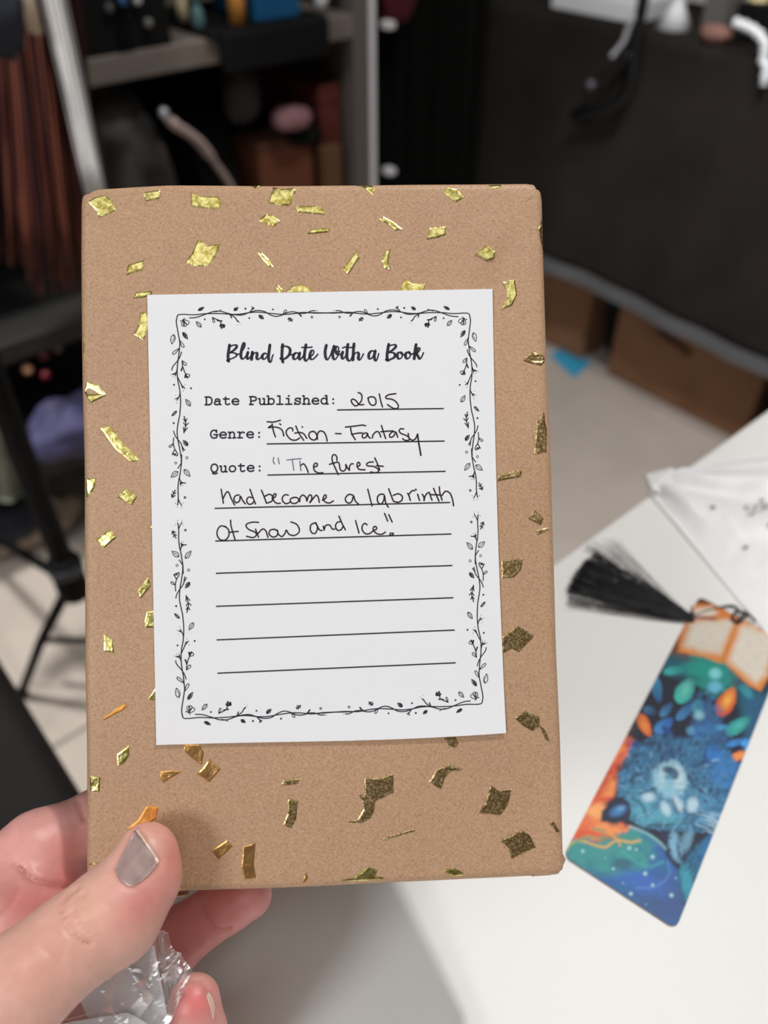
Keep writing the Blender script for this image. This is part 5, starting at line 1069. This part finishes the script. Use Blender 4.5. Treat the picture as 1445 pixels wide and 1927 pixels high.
lump('black_pouch', 'black pouch under the dusty pink pouch', 'pouch', 568, 256, .06, (.040, .03, .016), M['blackmatte'], .04)
simple('tan_tag', 'small dull yellow-brown block in front of the brown box', 'box', obox(onpl(612, 300, E2, SF+.02)@E1, onpl(645, 300, E2, SF+.02)@E1, SF+.02, SF+.045, ZL, onpl(630, 272, E2, SF+.03)[2], .004, 2), mat('dull_tan', (92, 66, 40), .8))

# ================================================================== HANGING HANKS
def hank(name, lab, top, bot, w0, w1, n, cols, off, rad, seed, wav=.004, taper=False):
    """bundle of hanging fibres between two px points on a plane in front of the shelf"""
    rg_ = np.random.default_rng(seed); T0 = onpl(*top, E2, SF-off); B0 = onpl(*bot, E2, SF-off); up_ = T0+(T0-B0)/(T0[2]-B0[2])*(1.41-T0[2])
    up_ = np.array([T0[0], T0[1], 1.405]) if abs(T0[0]-B0[0]) < .02 else up_
    e = empty(name, up_); tag(e, lab, 'hank'); 
    for ci, m in enumerate(cols):
        parts = []
        for k in range(n):
            u = rg_.normal(0, .42); v = rg_.normal(0, .5)
            top_ = up_+E1*u*w0*.5+E2*v*w0*.3; bt = B0+E1*(u*w1+rg_.normal(0, .1)*w1)+E2*v*w1*.4+EZ*rg_.uniform(-.02, .05)*(w1/.05)
            c = [top_*(1-t)+bt*t+(E1*rg_.normal(0, wav)+E2*rg_.normal(0, wav)) for t in (0, .33, .66, 1)]
            parts.append(tube(cat_rom(c, 4), rad*rg_.uniform(.6, 1.3), 5))
        o = put('fibre_strands', *join(parts), m, parent=e, smooth=True); tag(o, kind='stuff')
    put('tie', *tube([up_-EZ*.03, up_-EZ*.012, up_+EZ*.006], [w0*.35, w0*.4, w0*.3], 12), M['black'], parent=e, smooth=True)
    return e
au = [mat('dark_auburn_fibre', (58, 24, 22), .6, spec=.3), mat('auburn_fibre', (96, 50, 36), .6, spec=.3), mat('deep_brown_fibre', (40, 18, 18), .7, spec=.2)]
hank('fibre_hank', 'thick hank of dark auburn fibres hanging at the upper left', (70, 60), (120, 520), .03, .050, 60, au, .09, .0022, 5)
hank('fibre_hank', 'auburn fibre hank hanging at the far left edge, behind the tan tuft', (10, 60), (30, 470), .03, .045, 50, au, .07, .0022, 8)
hank('fibre_hank', 'narrow deep brown hank beside the silvery white hank', (105, 0), (165, 420), .02, .02, 34, [au[2], au[0]], .10, .0018, 9)
wh = [mat('silver_white_fibre', (238, 236, 234), .5, spec=.4), mat('grey_fibre', (176, 174, 174), .6)]
hank('fibre_hank', 'silvery white hank of fibres hanging in front of the shelf', (127, 60), (188, 400), .02, .016, 34, wh, .125, .0016, 12, .0025)
hank('fibre_hank', 'short tan tuft of fibres at the top left corner', (48, 0), (66, 62), .014, .006, 22, [mat('tan_fibre', (206, 186, 164), .6)], .14, .0014, 14, .002)
lump('navy_pouch', 'dark navy pouch hanging in the top left corner', 'pouch', -6, 12, -.24, (.024, .02, .045), mat('dark_navy', (22, 26, 38), .8))

# ================================================================== BLACK STAND
M['stand'] = mat('black_stand_metal', (5, 5, 6), .8, spec=.15)
hub = at(130, 1085, 1.0); hub = onz(130, 1085, .33)
st = empty('black_stand', [hub[0], hub[1], 0]); tag(st, 'black metal tripod stand with splayed legs on the tiled floor, left', 'stand')
ptop = hub+EZ*.95; put('pole', *tube([hub-EZ*.02, ptop], .0135, 16), M['stand'], parent=st, smooth=True)
put('hub', *tube([hub-EZ*.035, hub-EZ*.03, hub+EZ*.03, hub+EZ*.036], [.016, .020, .020, .016], 20), M['stand'], parent=st, smooth=True)
put('collar', *tube([hub+EZ*.012, hub+EZ*.026], .022, 20), mat('grey_collar', (24, 24, 30), .5), parent=st, smooth=True)
for fp in ((40, 1305), (-110, 960), (330, 1240)):
    e = onz(*fp, .008); d = e-hub; put('leg', *tube([hub-EZ*.01, hub+d*.5+EZ*.004, e], [.0075, .007, .0065], 12), M['stand'], parent=st, smooth=True)
    put('foot_cap', *ellip(e+EZ*.002, (.011, .011, .0095), 14, 8), M['stand'], parent=st, smooth=True)
for f0, f1 in (((60, 1180), (180, 1205)), ):
    put('low_bar', *tube([onz(75, 1205, .12), onz(185, 1205, .14)], .005, 10), M['stand'], parent=st, smooth=True)  # thin dark bar low beside the legs

# ---- things low on the left
M['purple'] = mat('blue_violet_cloth', (66, 63, 98), .8, vary=(20, (48, 46, 76), 3))
def floorlump(name, lab, cat, x, y, z, r, m, jit=.06, rot=0):
    p = onz(x, y, z); V, Fc = ellip((0, 0, 0), (1, 1, 1), 28, 16, jit); V = V[:, :1]*r[0]*E1+V[:, 1:2]*r[1]*E2+V[:, 2:]*r[2]*EZ+p
    V[:, 2] = np.maximum(V[:, 2], .001); return simple(name, lab, cat, (V, Fc), m, smooth=True)
blk = put('black_crate', *obox(-.10, .45, 1.30, 1.52, .235, .40, .01, 2), M['blackmatte']); tag(blk, 'black storage bin at the back of the lowest shelf board', 'bin')
floorlump('violet_cloth', 'blue-violet shiny cloth on the lowest shelf board', 'cloth', 150, 800, .285, (.095, .05, .048), M['purple'], .13)
p = onpl(98, 772, E2, 1.175); V, Fc = tube([p+np.array([.010*math.cos(t), -.01*0, .010*math.sin(t)]) for t in np.linspace(0, 6.1, 20)], .0012, 6); simple('metal_ring', 'thin metal ring pinned on the blue-violet cloth', 'ring', (V, Fc), mat('brass', (150, 140, 110), .3, metal=.8), smooth=True)
for x, y, c, lab in ((52, 695, (178, 132, 100), 'tan round bead among the dark goods'), (85, 705, (110, 20, 40), 'lowest of three crimson beads, right of the tan bead'), (82, 668, (92, 20, 34), 'crimson bead above and right of the tan bead'), (42, 652, (74, 18, 28), 'small dark crimson bead above the tan bead'), (108, 655, (88, 70, 68), 'dull grey-brown bead, farthest right of the beads')):
    p = onpl(x, y, E2, 1.19); simple('bead', lab, 'bead', ellip(p, (.008, .008, .008), 14, 8), mat('bead', c, .35), 'beads', smooth=True)
M['pattern'] = mat('patterned_olive_cloth', (62, 66, 58), .8, vary=(18, (104, 104, 88), 2)); M['navy'] = mat('navy_cloth', (16, 22, 36), .9)
q0 = [onpl(x, y, E2, .93) for x, y in ((-40, 690), (-5, 760), (25, 850), (50, 930))]
V = []; Fc = []
pl_ = np.array([onpl(x, y, E2, .92) for x, y in ((-150, 640), (2, 700), (60, 935), (-100, 960))])
V, Fc = obox(0, 1, 0, 1, 0, 1, 0); 
def quadslab(pts, th, n=18, amp=.006):
    V = []; 
    for i in range(n+1):
        for j in range(n+1):
            s, t = i/n, j/n; p = (pts[0]*(1-s)+pts[1]*s)*(1-t)+(pts[3]*(1-s)+pts[2]*s)*t; V.append(p-E2*amp*math.sin(s*17+t*2))
    N1 = len(V); f = grid_faces(n+1, n+1); r_ = [i*(n+1) for i in range(n+1)]+[n*(n+1)+j for j in range(1, n+1)]+[i*(n+1)+n for i in range(n-1, -1, -1)]+list(range(n-1, 0, -1))
    return V+[p+E2*th for p in V], f+[[i+N1 for i in g[::-1]] for g in f]+[[r_[i], r_[(i+1) % len(r_)], r_[(i+1) % len(r_)]+N1, r_[i]+N1] for i in range(len(r_))]
simple('patterned_garment', 'olive and grey patterned garment hanging at the far left edge', 'garment', quadslab(pl_, .02), M['pattern'], smooth=True)
floorlump('navy_bundle', 'dark navy cloth bundle under the patterned garment', 'cloth', 0, 965, .10, (.075, .06, .06), M['navy'])
floorlump('beige_bag', 'beige crumpled paper bag on the floor, behind the stand leg', 'bag', 55, 985, .04, (.10, .05, .045), mat('beige_paper', (150, 136, 120), .85, vary=(20, (128, 112, 98), 3)))
floorlump('grey_pouch', 'light grey pouch on the floor between garment and stand pole', 'pouch', 85, 955, .10, (.022, .02, .03), mat('light_grey_cloth', (134, 126, 124), .8))

# ================================================================== CLOTH-COVERED TABLE
TW = 1.45; ct_ = empty('display_table', R3(TW+.34, .6, 0)); tag(ct_, 'folding table hidden under the long black cloth', 'table')
put('tabletop', *obox(TW+.012, TW+.62, -.95, 2.1, .715, .742, .003, 1), M['postedge'], parent=ct_)
for a in (TW+.06, TW+.57):
    for b in (-.85, .5, 2.0): put('leg', *tube([R3(a, b, 0), R3(a, b, .716)], .014, 12), M['black'], parent=ct_, smooth=True)
nu_, nv_ = 240, 26; V = []
bs = np.linspace(-1.0, 1.40, nu_); 
for b in bs:
    for j in range(nv_):
        t = j/(nv_-1)
        if j < 4: z = .748; a = TW+.30-.29*j/3
        else:
            tt = (j-4)/(nv_-5); zb_ = .225+.034*(b+.2); z = .746-(.746-zb_)*tt; k = .006*tt
            a = TW+.004*0-.006*tt+k*math.sin(b*17+2*math.sin(b*5))+k*.5*math.sin(b*39)
        V.append(R3(a, b, z))
tc_ = empty('tablecloth', R3(TW+.15, .3, .7)); tag(tc_, 'plain black cloth draped down the front of the display table, grey hem', 'tablecloth')
mcl = put('cloth', V, [f[::-1] for f in grid_faces(nu_, nv_)], M['blackcloth'], parent=tc_, smooth=True)
md = mcl.modifiers.new('thickness', 'SOLIDIFY'); md.thickness = .002; md.offset = 0
Vh = []
for i, b in enumerate(bs):
    p = V[i*nv_+nv_-1]; 
    for dz, da in ((.003, -.004), (-.028, -.007), (-.030, 0), (.003, .002)): Vh.append(p+EZ*dz+E1*da)
put('hem', Vh, [[i*4+k, i*4+(k+1) % 4, (i+1)*4+(k+1) % 4, (i+1)*4+k] for i in range(nu_-1) for k in range(4)], M['hem'], parent=tc_)['label'] = 'grey hem along the bottom of the black cloth'
# black curtain closing the corner between shelf and table
V = []; nc = 160
for i in range(nc):
    a = .998+(1.43-.998)*i/(nc-1)
    for j in range(16):
        z = .02+(1.9-.02)*j/15; V.append(R3(a, 1.36+.018*math.sin(i*.42+.3*math.sin(j*.4))+.008*math.sin(i*1.1), z))
cu_ = put('black_curtain', V, grid_faces(nc, 16), M['blackcurtain'], smooth=True); tag(cu_, 'black curtain in soft folds between the shelf and the covered table', 'curtain')
md = cu_.modifiers.new('thickness', 'SOLIDIFY'); md.thickness = .003
p = onpl(752, 15, E2, 1.30); V, Fc = sack('', '', 728, 790, -160, 48, .09, .05, None, 2, zb=onpl(752, 52, E2, SF+.09)[2]); simple('red_scarf', 'dark red cloth hanging beside the shelf post, at the top', 'scarf', (V, Fc), mat('dark_red_cloth', (84, 18, 30), .9), smooth=True)
# boxes under the table
M['carton'] = mat('brown_cardboard', (128, 90, 62), .85, vary=(6, (108, 74, 50), 3), bump=(300, .1, .0004))
NB = TW+.075
def bfl(x, y): p = onpl(x, y, E1, NB); return float(p@E2)
def carton(x0, y0, x1, y1, zt, lab, handle=None):
    b0, b1 = sorted((bfl(x0, y0), bfl(x1, y1)))
    e = empty('cardboard_box', R3(NB+.15, (b0+b1)/2, .001)); tag(e, lab, 'box')
    put('carton_body', *obox(NB, NB+.34, b0, b1, .001, zt, .003, 1), M['carton'], parent=e)
    put('top_flap', *obox(NB+.004, NB+.165, b0+.004, b1-.004, zt+.0005, zt+.004, 0), M['carton'], parent=e)
    put('top_flap', *obox(NB+.172, NB+.336, b0+.004, b1-.004, zt+.0005, zt+.004, 0), M['carton'], parent=e)
    if handle:
        (u0, v0), (u1, v1) = handle; A = onpl(u0, v0, E1, NB-.002); B = onpl(u1, v1, E1, NB-.002)
        put('hand_hole', *tube([A, B], .013, 10, flat=.25), M['blackmatte'], parent=e, smooth=True)['label'] = 'dark slotted hand hole'
carton(900, 575, 1093, 668, .34, 'cardboard box under the covered table, nearer the wrapped book')
carton(1143, 690, 1392, 838, .33, 'long cardboard box under the covered table with a dark hand hole', ((1238, 622), (1300, 668)))
b0, b1 = sorted((bfl(1100, 670), bfl(1140, 690))); V, Fc = ellip((0, 0, 0), (1, 1, 1), 24, 16, .03); V = R3(NB+.09, (b0+b1)/2, .17)+V[:, :1]*.07*E1+V[:, 1:2]*(b1-b0)*.55*E2+V[:, 2:]*.168*EZ
simple('black_bag', 'black bag squeezed between the two cardboard boxes', 'bag', (V, Fc), M['blackmatte'], smooth=True)
b0, b1 = sorted((bfl(1400, 842), bfl(1560, 930))); simple('black_case', 'black case under the covered table, right of the long cardboard box', 'case', obox(NB+.02, NB+.3, b0, b1, .001, .33, .01, 2), M['blackmatte'])
e = [onz(x, y, .001) for x, y in ((1034, 668), (1062, 652), (1113, 683), (1080, 712))]
simple('blue_card', 'small bright blue paper square lying on the tiled floor', 'paper', (e+[p+EZ*.0008 for p in e], [[0, 1, 2, 3], [7, 6, 5, 4], [0, 4, 5, 1], [1, 5, 6, 2], [2, 6, 7, 3], [3, 7, 4, 0]]), mat('blue_paper', (44, 140, 176), .7))
# goods on the covered table
ZC = .7505
def on_t(x, y, z=ZC): return onz(x, y, z)
def tpt(x, y, off=.03, z=ZC):
    p = onpl(x, y, E1, TW+off); return p
def slab(name, lab, cat, x0, x1, ytop, off, dep, m, grp=None, z0=ZC):
    b0, b1 = sorted((float(onpl(x0, ytop, E1, TW+off)@E2), float(onpl(x1, ytop, E1, TW+off)@E2))); zt = max(onpl((x0+x1)/2, ytop, E1, TW+off)[2], z0+.006)
    return simple(name, lab, cat, obox(TW+off, TW+off+dep, b0, b1, z0, zt, .002, 1), m, grp)
slab('paper_stack', 'stack of white paper at the left end of the covered table', 'paper', 1038, 1205, -8, .02, .16, M['paper'])
V, Fc = tube([R3(TW+.05, float(tpt(1272, 28, .05)@E2), ZC), R3(TW+.05, float(tpt(1272, 28, .05)@E2), ZC+.05)], [.034, .003], 20); simple('white_pouch', 'white cone-shaped pouch on the covered table', 'pouch', (V, Fc), M['paper'], smooth=True)
slab('grey_tin', 'grey tin at the back of the covered table', 'tin', 1330, 1372, -10, .10, .06, mat('grey_tin', (120, 116, 112), .4))
slab('black_dish', 'black dish on the covered table at the top right corner', 'dish', 1385, 1560, 18, .03, .10, M['blackmatte'])
V, Fc = tube([R3(TW+.07, float(tpt(1425, 10, .07)@E2), ZC+.02), R3(TW+.07, float(tpt(1425, 10, .07)@E2), ZC+.065)], .016, 20); simple('cream_candle', 'cream tea light on the black dish', 'candle', (V, Fc), mat('cream_wax', (226, 204, 150), .5), smooth=True)
p = tpt(1352, 42, .012); V, Fc = ellip((0, 0, 0), (1, 1, 1), 24, 14, .05); simple('pink_stone', 'dull pink rounded item at the front edge of the covered table', 'stone', (V[:, :1]*.02*E1+V[:, 1:2]*.030*E2+V[:, 2:]*.014*EZ+np.array([p[0], p[1], ZC+.012]), Fc), mat('dull_pink', (136, 98, 88), .8), smooth=True)
lc = [tpt(x, y, -.012) for x, y in ((1382, 42), (1405, 50), (1425, 62), (1440, 85), (1436, 110), (1442, 130), (1437, 160))]
parts = [tube(cat_rom(lc, 5), [.007+.002*math.sin(k*1.9) for k in range(31)], 10)]
simple('white_lace', 'white ruffled lace trailing over the edge of the covered table, right', 'lace', join(parts), M['paper'], smooth=True)
# black bag handle with chain hanging over the cloth
hb = empty('hanging_handle', tpt(1190, 30, -.03)); tag(hb, 'black curved bag handle with a silver chain, hanging over the black cloth', 'bag')
q = [tpt(x, y, -.035) for x, y in ((1215, -30), (1205, 30), (1192, 90), (1186, 150), (1170, 185), (1130, 205), (1078, 218))]
put('handle', *tube(cat_rom(q, 6), [.013]*37, 12, flat=.6), M['black'], parent=hb, smooth=True)
q = cat_rom([tpt(x, y, -.05) for x, y in ((1190, 35), (1182, 55), (1172, 80), (1150, 108))], 7)
parts = [ellip(p, (.006, .006, .006), 10, 6) for p in q[::2]]
put('chain', *join(parts), mat('silver_chain', (215, 217, 224), .3, metal=.7), parent=hb, smooth=True)['label'] = 'silver ball chain'
put('stud', *ellip(tpt(1112, 160, -.06), (.009, .009, .009), 12, 8), mat('grey_stud', (90, 90, 96), .4), parent=hb, smooth=True)['label'] = 'round grey stud'
put('strap', *tube(cat_rom([tpt(x, y, -.05) for x, y in ((1186, 100), (1150, 135), (1112, 160), (1095, 200))], 5), .006, 10), M['black'], parent=hb, smooth=True)
